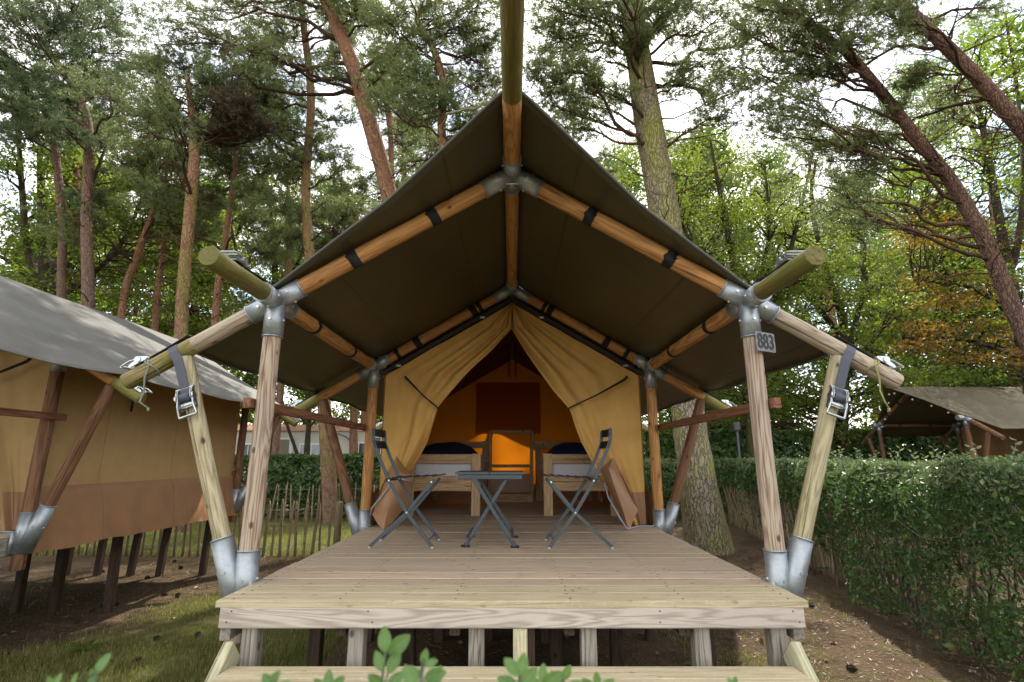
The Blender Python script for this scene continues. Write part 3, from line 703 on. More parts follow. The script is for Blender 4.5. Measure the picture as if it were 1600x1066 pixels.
mb = MB(); mb.tube([Vt[idx[i, 0]] - np.array([0, 0, .003]) for i in range(nu)], .009, 6); mb.build('hem', ['fly_outside'], fly, None, True)
for s in (0, nu - 1): mb = MB(); mb.tube([Vt[idx[s, j]] - np.array([0, 0, .003]) for j in range(nv)], .009, 6); mb.build('hem', ['fly_outside'], fly, None, True)
mb = MB()
for s in (-1, 1): mb.tube([(s * .02, 2.08, ZR + .075), (s * .035, 1.95, ZR + .06), (s * .03, 1.8, ZR + .05)], .003, 5)
mb.build('ridge_cord', ['black_webbing'], fly)

# inner tent canvas --------------------------------------------------
XW = 1.235
def sheet(name, pts, nu, nv, fn, mts, parent, mi=None):
    V = [fn(i / (nu - 1), j / (nv - 1)) for i in range(nu) for j in range(nv)]; idx = np.arange(nu * nv).reshape(nu, nv)
    q = np.stack([idx[:-1, :-1], idx[1:, :-1], idx[1:, 1:], idx[:-1, 1:]], -1).reshape(-1, 4)
    m_ = None
    if mi: m_ = [mi(i / (nu - 1), j / (nv - 1)) for i in range(nu - 1) for j in range(nv - 1)]
    return link(name, mesh_np(name, np.array([tuple(v) for v in V]), q, mts, m_, True), parent)
ZS = 1.17
for s in (-1, 1):
    def side(u, v, s=s):
        y = lerp(Y2 + .06, Y3 + .05, u); z = lerp(2.24, ZS, v)
        return (s * (XW + .010 * mnoise.noise((y * 1.1, z * 1.5, s * 3)) + .006 * math.sin(y * 5 + z)), y, z)
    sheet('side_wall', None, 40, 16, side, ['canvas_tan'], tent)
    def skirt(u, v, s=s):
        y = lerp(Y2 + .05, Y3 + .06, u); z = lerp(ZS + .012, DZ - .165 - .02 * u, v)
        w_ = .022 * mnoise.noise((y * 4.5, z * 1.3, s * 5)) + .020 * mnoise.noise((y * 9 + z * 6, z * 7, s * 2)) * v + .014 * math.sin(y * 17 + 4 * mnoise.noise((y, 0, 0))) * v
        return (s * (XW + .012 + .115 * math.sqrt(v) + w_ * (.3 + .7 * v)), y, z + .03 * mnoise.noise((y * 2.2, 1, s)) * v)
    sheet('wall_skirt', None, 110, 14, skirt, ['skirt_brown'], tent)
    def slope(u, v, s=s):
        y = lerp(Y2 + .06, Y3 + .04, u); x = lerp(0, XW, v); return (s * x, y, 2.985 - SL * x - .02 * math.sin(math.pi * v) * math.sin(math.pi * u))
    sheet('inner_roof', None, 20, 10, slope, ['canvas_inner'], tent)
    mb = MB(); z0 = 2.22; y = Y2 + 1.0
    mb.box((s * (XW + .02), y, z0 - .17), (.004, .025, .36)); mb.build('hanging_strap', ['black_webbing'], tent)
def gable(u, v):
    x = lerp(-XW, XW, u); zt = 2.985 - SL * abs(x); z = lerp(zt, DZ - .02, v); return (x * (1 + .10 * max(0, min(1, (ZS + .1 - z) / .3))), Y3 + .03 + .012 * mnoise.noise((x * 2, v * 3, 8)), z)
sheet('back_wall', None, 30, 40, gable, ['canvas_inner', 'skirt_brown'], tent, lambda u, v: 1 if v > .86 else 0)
def flap(u, v): x = lerp(-.53, .50, u); return (x, Y3 - .01 - .02 * math.sin(math.pi * v) + .006 * math.sin(x * 14), lerp(2.52, 1.90 - .0, v) - .9 * 0)
flap_o = sheet('window_flap', None, 14, 12, lambda u, v: (lerp(-.56, .44, u), Y3 - .012 - .015 * math.sin(math.pi * v) + .005 * math.sin(u * 14), lerp(2.62, 1.82, v)), ['canvas_flap'], tent)
mb = MB()
for x in (-.035, .045): mb.box((x, Y2 + 1.2, 2.62), (.022, .004, .42))
mb.build('roof_strap', ['black_webbing'], tent)
# the two tied back halves of the front
def inner_edge(z, s):
    if s < 0: T = [(2.72, 0.), (2.5, .195), (2.3, .40), (2.1, .575), (1.95, .70), (1.90, .715), (1.75, .755), (1.6, .80), (1.45, .88), (1.3, .97), (1.15, 1.04), (.86, 1.11)]
    else: T = [(2.72, 0.), (2.5, .13), (2.3, .262), (2.1, .40), (1.95, .53), (1.90, .56), (1.75, .60), (1.6, .655), (1.45, .73), (1.3, .82), (1.15, .93), (.86, 1.08)]
    T = T[::-1]; return float(np.interp(z, [a for a, b in T], [b for a, b in T]))
for s in (-1, 1):
    def half(u, v, s=s):
        # u 0 at the rafter/post, 1 at the opening; v down
        zt = 2.99; zin = lerp(2.72, .86, v) if v > .0 else 2.72
        z = lerp(2.99, .86, v)
        xo = min(XW, max(0., (2.99 - z) / SL)); xi = inner_edge(z, s) if z < 2.72 else 0.
        x = lerp(xo, xi, u)
        tie = math.exp(-((z - 1.92) / .22) ** 2); e = u ** 1.6
        fold = .044 * e * math.sin(u * 17 + 2.0 * z + s) + .030 * e * math.sin(u * 31 - 3 * z) + .010 * mnoise.noise((x * 4, z * 3, s * 7))
        low = max(0, min(1, (1.9 - z) / .3))
        fold += low * .035 * u * math.sin(u * 11 + (1.9 - z) * 1.2)
        y = Y2 + .07 - .05 * e * (z < 2.72) - fold * (1 - .55 * tie) - .05 * tie * e
        if u > .97: y += .03
        return (s * x, y, z - .02 * e * tie + .006 * mnoise.noise((x * 6, z * 2, 3)))
    cu = sheet('curtain', None, 70, 90, half, ['canvas_tan', 'skirt_brown'], tent, lambda u, v, s=s: 1 if lerp(2.99, .86, v) < ZS - .0 and u < (.55 if s > 0 else .3) else 0)
    # tie back cord from the wall to the gathered edge
    t0 = Vector((s * (1.08 if s > 0 else 1.0), Y2 - .02, 2.19)); t1 = Vector((s * (inner_edge(1.92, s) - .012), Y2 - .07, 1.915)); mb = MB()
    mb.tube([t0 + Vector((s * .03, 0, .03)), t0, t0.lerp(t1, .5) + Vector((0, -.02, -.012)), t1, t1 + Vector((0, .06, -.01))], [.013, .013, .008, .008, .008], 6); mb.build('tie_back', ['black_webbing'], cu, None, True)
    # heavy brown foot of the half, turned outwards and creased
    pl = dict(A=(618, 713, 4.80), B=(646, 746, 4.80), C=(634, 792, 4.80), D=(599, 829, 4.62), E=(581, 804, 4.70), G=(617, 738, 4.66), H=(604, 745, 4.80)) if s < 0 else \
        dict(A=(957, 715, 4.80), B=(939, 733, 4.80), C=(962, 792, 4.80), D=(983, 828, 4.62), E=(997, 797, 4.70), G=(951, 733, 4.66), H=(975, 742, 4.80))
    pt = {k: P(*v) for k, v in pl.items()}
    def quad(a, b, c, d, n=12):
        V = []; idx = np.arange((n + 1) ** 2).reshape(n + 1, n + 1)
        for i in range(n + 1):
            for j in range(n + 1):
                u, v = i / n, j / n; p = pt[a].lerp(pt[b], u).lerp(pt[d].lerp(pt[c], u), v); w_ = math.sin(math.pi * u) * math.sin(math.pi * v)
                V.append(p + Vector((.012 * mnoise.noise((p.x * 9, p.z * 7, 1)), -.035 * w_ + .015 * mnoise.noise((p.x * 7, p.z * 9, 5)), 0)))
        return V, [tuple(f_) for f_ in np.stack([idx[:-1, :-1], idx[1:, :-1], idx[1:, 1:], idx[:-1, 1:]], -1).reshape(-1, 4)]
    mb = MB()
    for args in (('G', 'B', 'C', 'D'), ('A', 'G', 'D', 'E'), ('A', 'B', 'G', 'G'), ('A', 'H', 'E', 'E'), ('B', 'H', 'E', 'C')): mb.add(*quad(*args))
    sk = mb.build('curtain_skirt', ['skirt_brown'], cu, None, True)
    mb = MB(); a, b = (pt['G'] + Vector((s * -.02, -.03, -.02)), pt['D'] + Vector((0, -.01, .02)))
    if s > 0: mb.tube([pt['B'] + Vector((.02, -.03, -.12)), pt['B'] + Vector((.05, -.05, -.25)), pt['D'] + Vector((-.08, -.02, .1)), pt['D'] + Vector((-.02, -.02, .01)), PZ(1000, 822, DZ + .006), PZ(1032, 823, DZ + .006)], .008, 6)
    else: mb.tube([pt['B'] + Vector((0, -.06, -.03)), pt['G'] + Vector((.0, -.03, -.05)), pt['G'] + Vector((-.06, -.02, -.15)), pt['E'] + Vector((.0, -.02, .05)), PZ(578, 818, DZ + .01)], .008, 6)
    mb.build('curtain_strap', ['strap_grey'], cu, None, True)
    # black band along the rafter that carries the front
    rd = Vector((s, 0, -SL)).normalized(); A = Vector((0, Y2 + .045, ZR - .10)); B = A + rd * 1.50
    plank('keder_band', A, B, .012, .040, 'black_pvc', tent, (-SL * s, 0, -1))
    for q in (.34, 1.28):
        mb = MB(); c = Vector((0, Y2 - .02, ZR - .135)) + rd * q; mb.box(c, (.045, .012, .02)); mb.tube([c + Vector((-.02, -.008, 0)), c + Vector((.02, -.008, 0))], .006, 6); mb.build('clip', ['zinc_bright'], tent)

# ------------------------------------------------------------------ deck with steps
deck = thing('timber_deck', (0, 5.2, 0), 'raised weathered timber deck with steps under the open tent', 'deck', 'raised timber decks')
XD = 1.285; bw = .1405; y = 2.40; i = 0
while y < 8.0:
    z = DZ - .014 + random.uniform(-.0015, .0015)
    plank('deck_board', (-XD + random.uniform(-.004, .004), y + bw / 2 - .0025, z), (XD + random.uniform(-.004, .004), y + bw / 2 - .0025, z), bw - .0034, .028, 'deck_front' if i < 2 else 'deck_wood', deck, (0, 0, 1), .0022)
    y += bw; i += 1
plank('fascia', (-1.262, 2.418, .787), (1.262, 2.418, .787), .036, .097, 'fascia_wood', deck, (0, 0, 1), .006)
for s in (-1, 1): plank('rim_beam', (s * 1.25, 2.44, .75), (s * 1.25, 7.98, .75), .045, .14, 'leg_grey', deck)
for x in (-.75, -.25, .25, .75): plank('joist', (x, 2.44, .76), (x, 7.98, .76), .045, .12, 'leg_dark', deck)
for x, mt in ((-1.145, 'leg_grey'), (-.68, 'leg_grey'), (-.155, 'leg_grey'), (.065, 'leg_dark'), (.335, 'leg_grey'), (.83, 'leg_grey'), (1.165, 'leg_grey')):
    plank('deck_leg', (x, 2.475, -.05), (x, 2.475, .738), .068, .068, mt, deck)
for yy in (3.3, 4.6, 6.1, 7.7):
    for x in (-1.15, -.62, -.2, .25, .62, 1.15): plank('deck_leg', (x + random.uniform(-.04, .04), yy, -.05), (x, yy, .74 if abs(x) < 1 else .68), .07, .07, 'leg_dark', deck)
for k, z in enumerate((.598, .40, .20)):
    y0 = 2.36 - k * .25
    for q in (0, 1): plank('step_tread', (-1.165, y0 - .07 - q * .125, z), (1.165, y0 - .07 - q * .125, z), .12, .032, 'deck_front', deck)
for s in (-1, 1):
    d_ = Vector((0, -.73, -.68)).normalized(); n_ = Vector((0, -.68, .73)); T0 = Vector((s * 1.19, 2.398, .742)); Ltop = (.742 + .05) / .68
    for q, wd in ((.062, .12), (.19, .12)): plank('step_stringer', T0 - n_ * q + d_ * (.0 + .9 * q), T0 - n_ * q + d_ * (Ltop - .6 * q), .042, wd, 'stringer_wood', deck)
plank('step_stringer', (.035, 2.40, .738), (.035, 2.33, -.05), .06, .05, 'stringer_wood', deck)
mb = MB()
for x in (-1.22, -.62, .62, 1.22):
    for z in (.765, .808): x_ = x + random.uniform(-.02, .02); mb.tube([(x_, 2.4005, z), (x_, 2.3988, z)], .0035, 6)
mb.build('screw', ['leg_dark'], deck)

mb = MB()
for i in range(40):
    for x in (-1.22, -.75, -.25, .25, .75, 1.22):
        for q in (.03, .11): c_ = (x + random.uniform(-.008, .008), 2.40 + i * bw + q, DZ + .0012); mb.tube([c_, (c_[0], c_[1], DZ + .0022)], .0042, 6)
mb.build('deck_screws', ['leg_dark'], deck)['kind'] = 'stuff'
n = 260; pts = np.stack([rng.uniform(-1.25, 1.25, n), 2.42 + 3.6 * rng.random(n) ** 1.2, np.full(n, DZ + .005)], 1); Nn = unit(rng.normal(size=(n, 3)) * .08 + np.array([0, 0, 1.])); V, Fc = kites(pts, np.cross(Nn, rdir(n)), Nn, rng.uniform(.015, .05, n), rng.uniform(.002, .006, n), 0)
tag(link('deck_litter', mesh_np('deck_litter', V, Fc, ['litter'], rnd=rng.random(n))), 'loose pine needles and flakes fallen on the deck boards', 'litter', None, 'stuff')

# number plate on the right front post ---------------------------------
sign = thing('number_sign', (XP + .02, Y1 - .06, 2.06), 'small grey metal plate with black number 883', 'sign')
cen = P(1196.5, 534.5, 2.675); ang = math.radians(28)
Msign = Matrix.Translation(cen) @ Matrix.Rotation(ang, 4, 'Z') @ Matrix.Rotation(math.pi / 2, 4, 'X')
sign.location = cen
mb = MB(); pr = []
for sx, sy, a0 in ((1, 1, 0), (-1, 1, 90), (-1, -1, 180), (1, -1, 270)):
    for a in (0, 30, 60, 90): pr.append((sx * .070 + .008 * math.cos(math.radians(a0 + a)), sy * .045 + .008 * math.sin(math.radians(a0 + a))))
n = len(pr); mb.add([(x, y, 0) for x, y in pr] + [(x, y, -.003) for x, y in pr], [tuple(range(n)), tuple(range(2 * n - 1, n - 1, -1))] + [(i, i + n, (i + 1) % n + n, (i + 1) % n) for i in range(n)])
mb.build('plate', ['plate_metal'], sign, Msign)
for k, chh in enumerate('883'):
    cu = bpy.data.curves.new('digit', 'FONT'); cu.body = chh; cu.size = .118; cu.extrude = .0012; cu.offset = .0018; cu.align_x = 'CENTER'; cu.align_y = 'CENTER'
    to = bpy.data.objects.new('digit_src', cu); C.objects.link(to); bpy.context.view_layer.update()
    me = bpy.data.meshes.new_from_object(to.evaluated_get(bpy.context.evaluated_depsgraph_get())); bpy.data.objects.remove(to); me.name = 'digit'
    me.materials.clear(); me.materials.append(MATS['plate_digit']); me.transform(Matrix.Scale(.78, 4, (1, 0, 0)))
    link('digit', me, sign, Msign @ Matrix.Translation(((k - 1) * .046, -.002, .0016)))

# ------------------------------------------------------------------ furniture on the deck
def chair(label, X0, face, Yn, Yf):
    """X0: back foot x ; face +1 faces right"""
    t = thing('folding_chair', (X0, (Yn + Yf) / 2, DZ), label, 'chair', 'grey folding chairs on the deck')
    f_ = face; wx = lambda d: X0 + f_ * d
    back = [(-.02, .812), (-.012, .72), (.03, .62), (.075, .53), (.11, .455), (.25, .235), (.435, .008)]   # back upright running down to the front foot
    leg = [(.43, .455), (.25, .235), (.0, .008)]
    for Yy, nm in ((Yn, 'n'), (Yf, 'f')):
        inn = .012 if nm == 'n' else -.012
        mb = MB()
        def flat(path, y, wd, th):
            n = len(path); V = []
            for i, (dx, dz) in enumerate(path):
                a = path[max(i - 1, 0)]; b = path[min(i + 1, n - 1)]; d = Vector((b[0] - a[0], 0, b[1] - a[1])).normalized(); nn = Vector((-d.z, 0, d.x)) * wd / 2; c = Vector((dx, 0, dz))
                for pq in (c - nn, c + nn):
                    for yy in (-th / 2, th / 2): V.append((wx(pq.x), y + yy, DZ + pq.z))
            Fc = []
            for i in range(n - 1):
                o = i * 4
                for a, b in ((0, 1), (1, 3), (3, 2), (2, 0)): Fc.append((o + a, o + b, o + 4 + b, o + 4 + a))
            Fc += [(0, 2, 3, 1), ((n - 1) * 4, (n - 1) * 4 + 1, (n - 1) * 4 + 3, (n - 1) * 4 + 2)]; mb.add(V, Fc)
        flat(back, Yy, .024, .008); mb.build('back_leg', ['chair_paint'], t); mb = MB()
        flat(leg, Yy + inn, .022, .008); mb.build('front_leg', ['chair_paint'], t)
        mb = MB()
        for dx, dz in ((.25, .235), (.415, .44), (.115, .45)): mb.tube([(wx(dx), Yy - .008, DZ + dz), (wx(dx), Yy + .008 + inn, DZ + dz)], .007, 8)
        mb.build('rivet', ['bolt_steel'], t)
        for dx in (0., .435):
            mb = MB(); mb.tube([(wx(dx), Yy + (inn if dx == 0 else 0), DZ), (wx(dx), Yy + (inn if dx == 0 else 0), DZ + .012)], .011, 8); mb.build('foot_cap', ['bolt_steel'], t)
    mb = MB()
    for dx, dz in ((.40, .045), (.03, .04)): mb.tube([(wx(dx), Yn, DZ + dz), (wx(dx), Yf, DZ + dz)], .005, 6)
    mb.tube([(wx(.09), Yn - .02, DZ + .447), (wx(.09), Yf + .01, DZ + .447)], .008, 8); mb.build('cross_bar', ['chair_paint'], t)
    for k in range(6):
        dx = .115 + k * .066; dz = .450 + k * .0035
        a = math.radians(10) * f_; mb = MB(); mb.box((wx(dx), (Yn + Yf) / 2, DZ + dz + .014), (.05, Yf - Yn + .03, .008), Matrix.Rotation(-a, 3, 'Y')); mb.build('seat_slat', ['chair_slat'], t)
    for z0, z1 in ((.818, .762), (.732, .676)):
        mb = MB(); V = []
        xx = lambda z: float(np.interp(z, [.53, .62, .72, .812], [.075, .03, -.012, -.02]))
        n = 8
        for z in (z0, z1):
            for j in range(n + 1):
                y = lerp(Yn - .006, Yf + .006, j / n); b = -.022 * math.sin(math.pi * j / n)
                V += [(wx(xx(z) + b + .005), y, DZ + z), (wx(xx(z) + b - .003), y, DZ + z)]
        m_ = (n + 1) * 2; Fc = []
        for j in range(n):
            a = 2 * j; Fc += [(a, a + 2, m_ + a + 2, m_ + a), (a + 1, m_ + a + 1, m_ + a + 3, a + 3), (a, a + 1, a + 3, a + 2), (m_ + a, m_ + a + 2, m_ + a + 3, m_ + a + 1)]
        Fc += [(0, m_, m_ + 1, 1), (2 * n, 2 * n + 1, m_ + 2 * n + 1, m_ + 2 * n)]
        mb.add(V, Fc); mb.build('back_slat', ['chair_slat'], t)
    return t
chair('grey folding chair on the grey roofed tent side of the low table', -.985, 1, 3.72, 4.06)
chair('grey folding chair on the number plate side of the low table', .69, -1, 3.70, 4.06)
tb = thing('folding_table', (-.16, 3.92, DZ), 'low dark grey folding table standing between the two chairs', 'table')
mb = MB()
for x0, x1 in ((-.405, -.162), (-.158, .085)):
    for k in range(3):
        yy = 3.74 + k * .158 + .06; mb = MB(); mb.box(((x0 + x1) / 2, yy, DZ + .500), (x1 - x0, .15, .016)); mb.build('top_panel', ['chair_paint'], tb)
for yy in (3.745, 4.21): plank('top_frame', (-.385, yy, DZ + .474), (.07, yy, DZ + .474), .022, .034, 'chair_paint', tb)
for k, yy in enumerate((3.74, 4.20)):
    plank('cross_leg', (.02, yy, DZ + .012), (-.275, yy, DZ + .466), .028, .030, 'chair_paint', tb, (0, 1, 0)); plank('cross_leg', (-.325, yy + .03, DZ + .012), (-.035, yy + .03, DZ + .466), .028, .030, 'chair_paint', tb, (0, 1, 0))
for x in (-.31, .0): plank('foot_bar', (x, 3.70, DZ + .055), (x, 4.24, DZ + .055), .02, .035, 'chair_paint', tb)
for x in (-.325, .02):
    for yy in (3.74, 4.2): plank('foot', (x - .03, yy + (.03 if x < 0 else 0), DZ + .008), (x + .03, yy + (.03 if x < 0 else 0), DZ + .008), .03, .014, 'chair_slat', tb)
# beds
def bed(s, label, dl):
    t = thing('single_bed', (s * .78, 6.7, DZ), label, 'bed', 'single beds in the tent'); xi, xo = .345, 1.17; Yf, Yb = 5.78, 7.72
    for x in (xi + .05, xo - .05):
        for yy, h in ((Yf, .655), (Yb, .86)): plank('leg', (s * x, yy, DZ), (s * x, yy, DZ + h), .098, .045, 'bed_wood' if yy < 6 else 'shelf_wood', t, (0, 1, 0))
    for z, h in ((.60, .10), (.335, .16)): plank('end_rail', (s * (xi + .1), Yf + .005, DZ + z), (s * (xo - .1), Yf + .005, DZ + z), .028, h, 'bed_wood', t)
    for x in (xi + .03, xo - .03): plank('side_rail', (s * x, Yf + .03, DZ + .33), (s * x, Yb - .03, DZ + .33), .028, .15, 'bed_wood', t)
    for z in (.80, .60, .42): plank('headboard_rail', (s * (xi - .02 if z > .7 else xi + .0), Yb - .04, DZ + z), (s * xo, Yb - .04, DZ + z), .028, .095, 'shelf_wood', t)
    def soft(name, dims, c, mt, label, cat, bul=.0, seed=0):
        bm = bmesh.new(); bmesh.ops.create_cube(bm, size=1); bmesh.ops.subdivide_edges(bm, edges=bm.edges[:], cuts=7, use_grid_fill=True)
        for v in bm.verts:
            x, y, z = v.co * 2; e = (1 - x ** 4) * (1 - y ** 4); v.co = Vector((x * dims[0] / 2 * (1 - .04 * z * z), y * dims[1] / 2, z * dims[2] / 2 * (.55 + .45 * e if bul else 1) + bul * .1 * e * (z > 0) + .02 * bul * mnoise.noise((x * 2, y * 3, seed))))
        me = bpy.data.meshes.new(name); bm.to_mesh(me); bm.free(); me.materials.append(MATS[mt]); me.polygons.foreach_set('use_smooth', [True] * len(me.polygons))
        return tag(link(name, me, None, Matrix.Translation(c)), label, cat)
    w_ = xo - xi - .1
    tag(soft('mattress', (w_, 1.86, .15), (s * (xi + xo) / 2, 6.75, DZ + .475), 'mattress', '', 'mattress'), 'pale mattress under the ' + ('near black' if s < 0 else 'navy blue') + ' duvet', 'mattress')
    tag(soft('duvet', (w_ - .02, 1.2, .14), (s * (xi + xo) / 2 + s * .05, 6.7, DZ + .63), 'duvet' if s < 0 else 'duvet_blue', '', 'duvet', 1., s), dl, 'duvet')
bed(-1, 'pine single bed carrying the near black duvet', 'near black duvet rolled on a pine bed'); bed(1, 'pine single bed carrying the navy blue duvet', 'navy blue duvet rolled on a pine bed')
sh = thing('shelf_unit', (-.01, 7.6, DZ), 'open wooden shelf frame between the heads of two beds', 'shelf')
for x in (-.315, .285):
    for yy in (7.45, 7.72): plank('upright', (x, yy, DZ), (x, yy, DZ + 1.0), .035, .045, 'shelf_wood', sh, (0, 1, 0))
for z, h in ((.98, .045), (.50, .045), (.06, .11)):
    plank('shelf_rail', (-.297, 7.445, DZ + z), (.267, 7.445, DZ + z), .03, h, 'shelf_wood', sh)
    mb = MB(); mb.box((-.015, 7.59, DZ + z + .0), (.56, .24, .018)); mb.build('shelf_board', ['shelf_wood'], sh)
mb = MB(); mb.box((-.015, 7.74, DZ + .25), (.56, .01, .27)); mb.build('back_panel', ['skirt_brown'], sh)

# ------------------------------------------------------------------ neighbouring tents
def kids(o): return [c for c in bpy.data.objects if c.parent == o]
def copy_tree(o, parent=None, skip=()):
    c = o.copy(); C.objects.link(c)
    if parent is not None: c.parent = parent; c.matrix_parent_inverse = o.matrix_parent_inverse
    for ch in kids(o):
        if ch.name.split('.')[0] not in skip: copy_tree(ch, c, skip)
    return c
LX, LY, LZ = -5.1, -.70, .045
bpy.context.view_layer.update()
lt = copy_tree(tent, None, ('guy_rope', 'roof_strap', 'clip')); lt.location = tent.location + Vector((LX, LY, LZ))
lt['label'] = 'grey roofed safari tent beside the paling fence, long tan side wall facing our deck'
for c in list(kids(lt)):
    if c.name.split('.')[0] == 'fly_sheet':
        c.data = fly_short
        for h_ in kids(c):
            if h_.name.startswith('hem') and h_.dimensions.y > 3: bpy.data.objects.remove(h_)
ld = copy_tree(deck); ld.location = deck.location + Vector((LX, LY, LZ)); ld['label'] = 'timber deck on dark stilts under the grey roofed tent beside the paling'
for c in kids(lt):
    nm = c.name.split('.')[0]
    if nm == 'post': c.data = c.data.copy(); c.data.materials[0] = MATS['pole_brown']
    if nm in ('side_wall', 'curtain'): c.data = c.data.copy(); c.data.materials[0] = MATS['canvas_dull']
rt = copy_tree(tent, None, ('guy_rope', 'roof_strap', 'clip', 'curtain', 'window_flap', 'eave_pole_end', 'ridge_pole_end', 'ridge_pole_stub', 'ratchet_strap', 'hanging_strap', 'side_rail', 'hem'))
RO = Vector((9.85, 12.45, .0)); rt.rotation_euler = (0, 0, -math.pi / 2)
# tent-local front apex (0,Y1) must land on RO
loc = Vector((0, Y1 - Y2, 0)); loc.rotate(Matrix.Rotation(-math.pi / 2, 3, 'Z')); rt.location = Vector((RO.x, RO.y, DZ + RO.z)) - loc
rt['label'] = 'brown closed safari tent with white bulbs behind the clipped hedge'
for c in kids(rt):
    nm = c.name.split('.')[0]
    if nm == 'fly_sheet': c.data = fly_short.copy(); c.data.materials[0] = MATS['fly_brown']
    if nm in ('post', 'rafter', 'eave_pole', 'ridge_pole', 'rafter_tail', 'rafter_tail_end', 'brace'): c.data = c.data.copy(); c.data.materials[0] = MATS['pole_brown']
bpy.context.view_layer.update()
def front(u, v):
    x = lerp(-XW, XW, u); zt = 2.98 - SL * abs(x); return (x, Y2 + .02 + .02 * math.sin(x * 11) + .02 * mnoise.noise((x * 3, v * 2, 0)), lerp(zt, DZ, v))
fo = sheet('closed_front', None, 40, 20, front, ['closed_front'], None); fo.parent = rt; fo.matrix_parent_inverse = Matrix.Translation(-tent.location)
rdk = thing('timber_deck', (RO.x + 2.4, RO.y, 0), 'dark timber deck under the closed tent behind the hedge', 'deck', 'raised timber decks')
for k in range(12): plank('deck_board', (RO.x - .3 + k * .47 + .235, RO.y - XD, DZ), (RO.x - .3 + k * .47 + .235, RO.y + XD, DZ), .46, .03, 'deck_wood', rdk)
for x in (0, 2, 4):
    for s in (-1, 1): plank('deck_leg', (RO.x + x, RO.y + s * 1.2, -.05), (RO.x + x, RO.y + s * 1.2, .84), .07, .07, 'leg_dark', rdk)
st = thing('string_lights', (RO.x - .2, RO.y, 2.9), 'string of small white bulbs hung under the roof of closed tent', 'lights')
pts = []
for s in (-1, 1):
    for k in range(6):
        x = s * (k + .3) * .3; ye = fly_edge(x) + .12; pts.append((RO.x + ye - Y1, RO.y - x, roofz(x) - .06 + RO.z))
pts.sort(key=lambda p: p[1]); mb = MB(); mb.tube([Vector(p) + Vector((0, 0, .02)) for p in pts], .004, 4); mb.build('cable', ['black_webbing'], st)
for p in pts:
    mb = MB(); mb.tube([Vector(p) + Vector((0, 0, z)) for z in (.02, .012, -.005, -.022, -.028)], [.008, .014, .024, .016, .002], 8); mb.build('bulb', ['bulb'], st, None, True)

# ------------------------------------------------------------------ paling fences
random.seed(3)
PAL = []
for k in range(4):
    mb = MB(); s = k * 5; n = 5
    mb.tube([(.008 * mnoise.noise((s, i, 0)), .008 * mnoise.noise((s, i, 4)), -.05 + i * .17) for i in range(6)] + [(0, 0, .87)], [.021, .021, .020, .020, .019, .017, .006], 6)
    o = mb.build('picket', ['paling'], None, None, True); PAL.append(o.data); bpy.data.objects.remove(o)
def paling(label, pts, step, h=.85, group='split chestnut paling fences', zt=None, lean=.05):
    f_ = thing('paling_fence', (pts[0][0], pts[0][1], 0), label, 'fence', group)
    path = []; 
    for a, b in zip(pts[:-1], pts[1:]):
        a, b = Vector((*a, 0)), Vector((*b, 0)); n = int((b - a).length / step)
        path += [a.lerp(b, i / n) for i in range(n)]
    for i, p in enumerate(path):
        M = Matrix.Translation((p.x, p.y + random.uniform(-.015, .015), gz(p.x, p.y))) @ Matrix.Rotation(random.gauss(0, lean), 4, 'Y') @ Matrix.Rotation(random.gauss(0, lean), 4, 'X') @ Matrix.Rotation(random.uniform(0, 6.3), 4, 'Z') @ Matrix.Diagonal((random.uniform(.8, 1.15),) * 2 + (h / .87 * random.uniform(.94, 1.06), 1))
        link('picket', random.choice(PAL), f_, M)
    for z in (.18, .5, .72):
        mb = MB()
        for dy in (-.02, .02): mb.tube([(p.x, p.y + dy * math.sin(i * 2.), z * h / .85 + gz(p.x, p.y)) for i, p in enumerate(path)], .0028, 4)
        mb.build('wire', ['wire'], f_)
    for p in (pts[0], pts[-1]):
        mb = MB(); mb.tube([(p[0], p[1], -.1), (p[0], p[1], h * .97), (p[0], p[1], h)], [.055, .053, .045], 10); mb.build('post', ['paling'], f_, None, True)
    return f_
paling('low paling fence crossing the grass beside the deck and behind the grey roofed tent', [(-9.6, 8.3), (-2.68, 8.25)], .122, .80)
paling('low paling fence in front of the laurel hedge below the caravan', [(-9.5, 12.9), (-2.6, 12.7)], .165, .86)
paling('leaning paling fence running inside the clipped hedge behind the mossy pine', [(3.95, 6.4), (4.45, 9.0), (5.0, 12.2)], .085, .95, lean=.09)

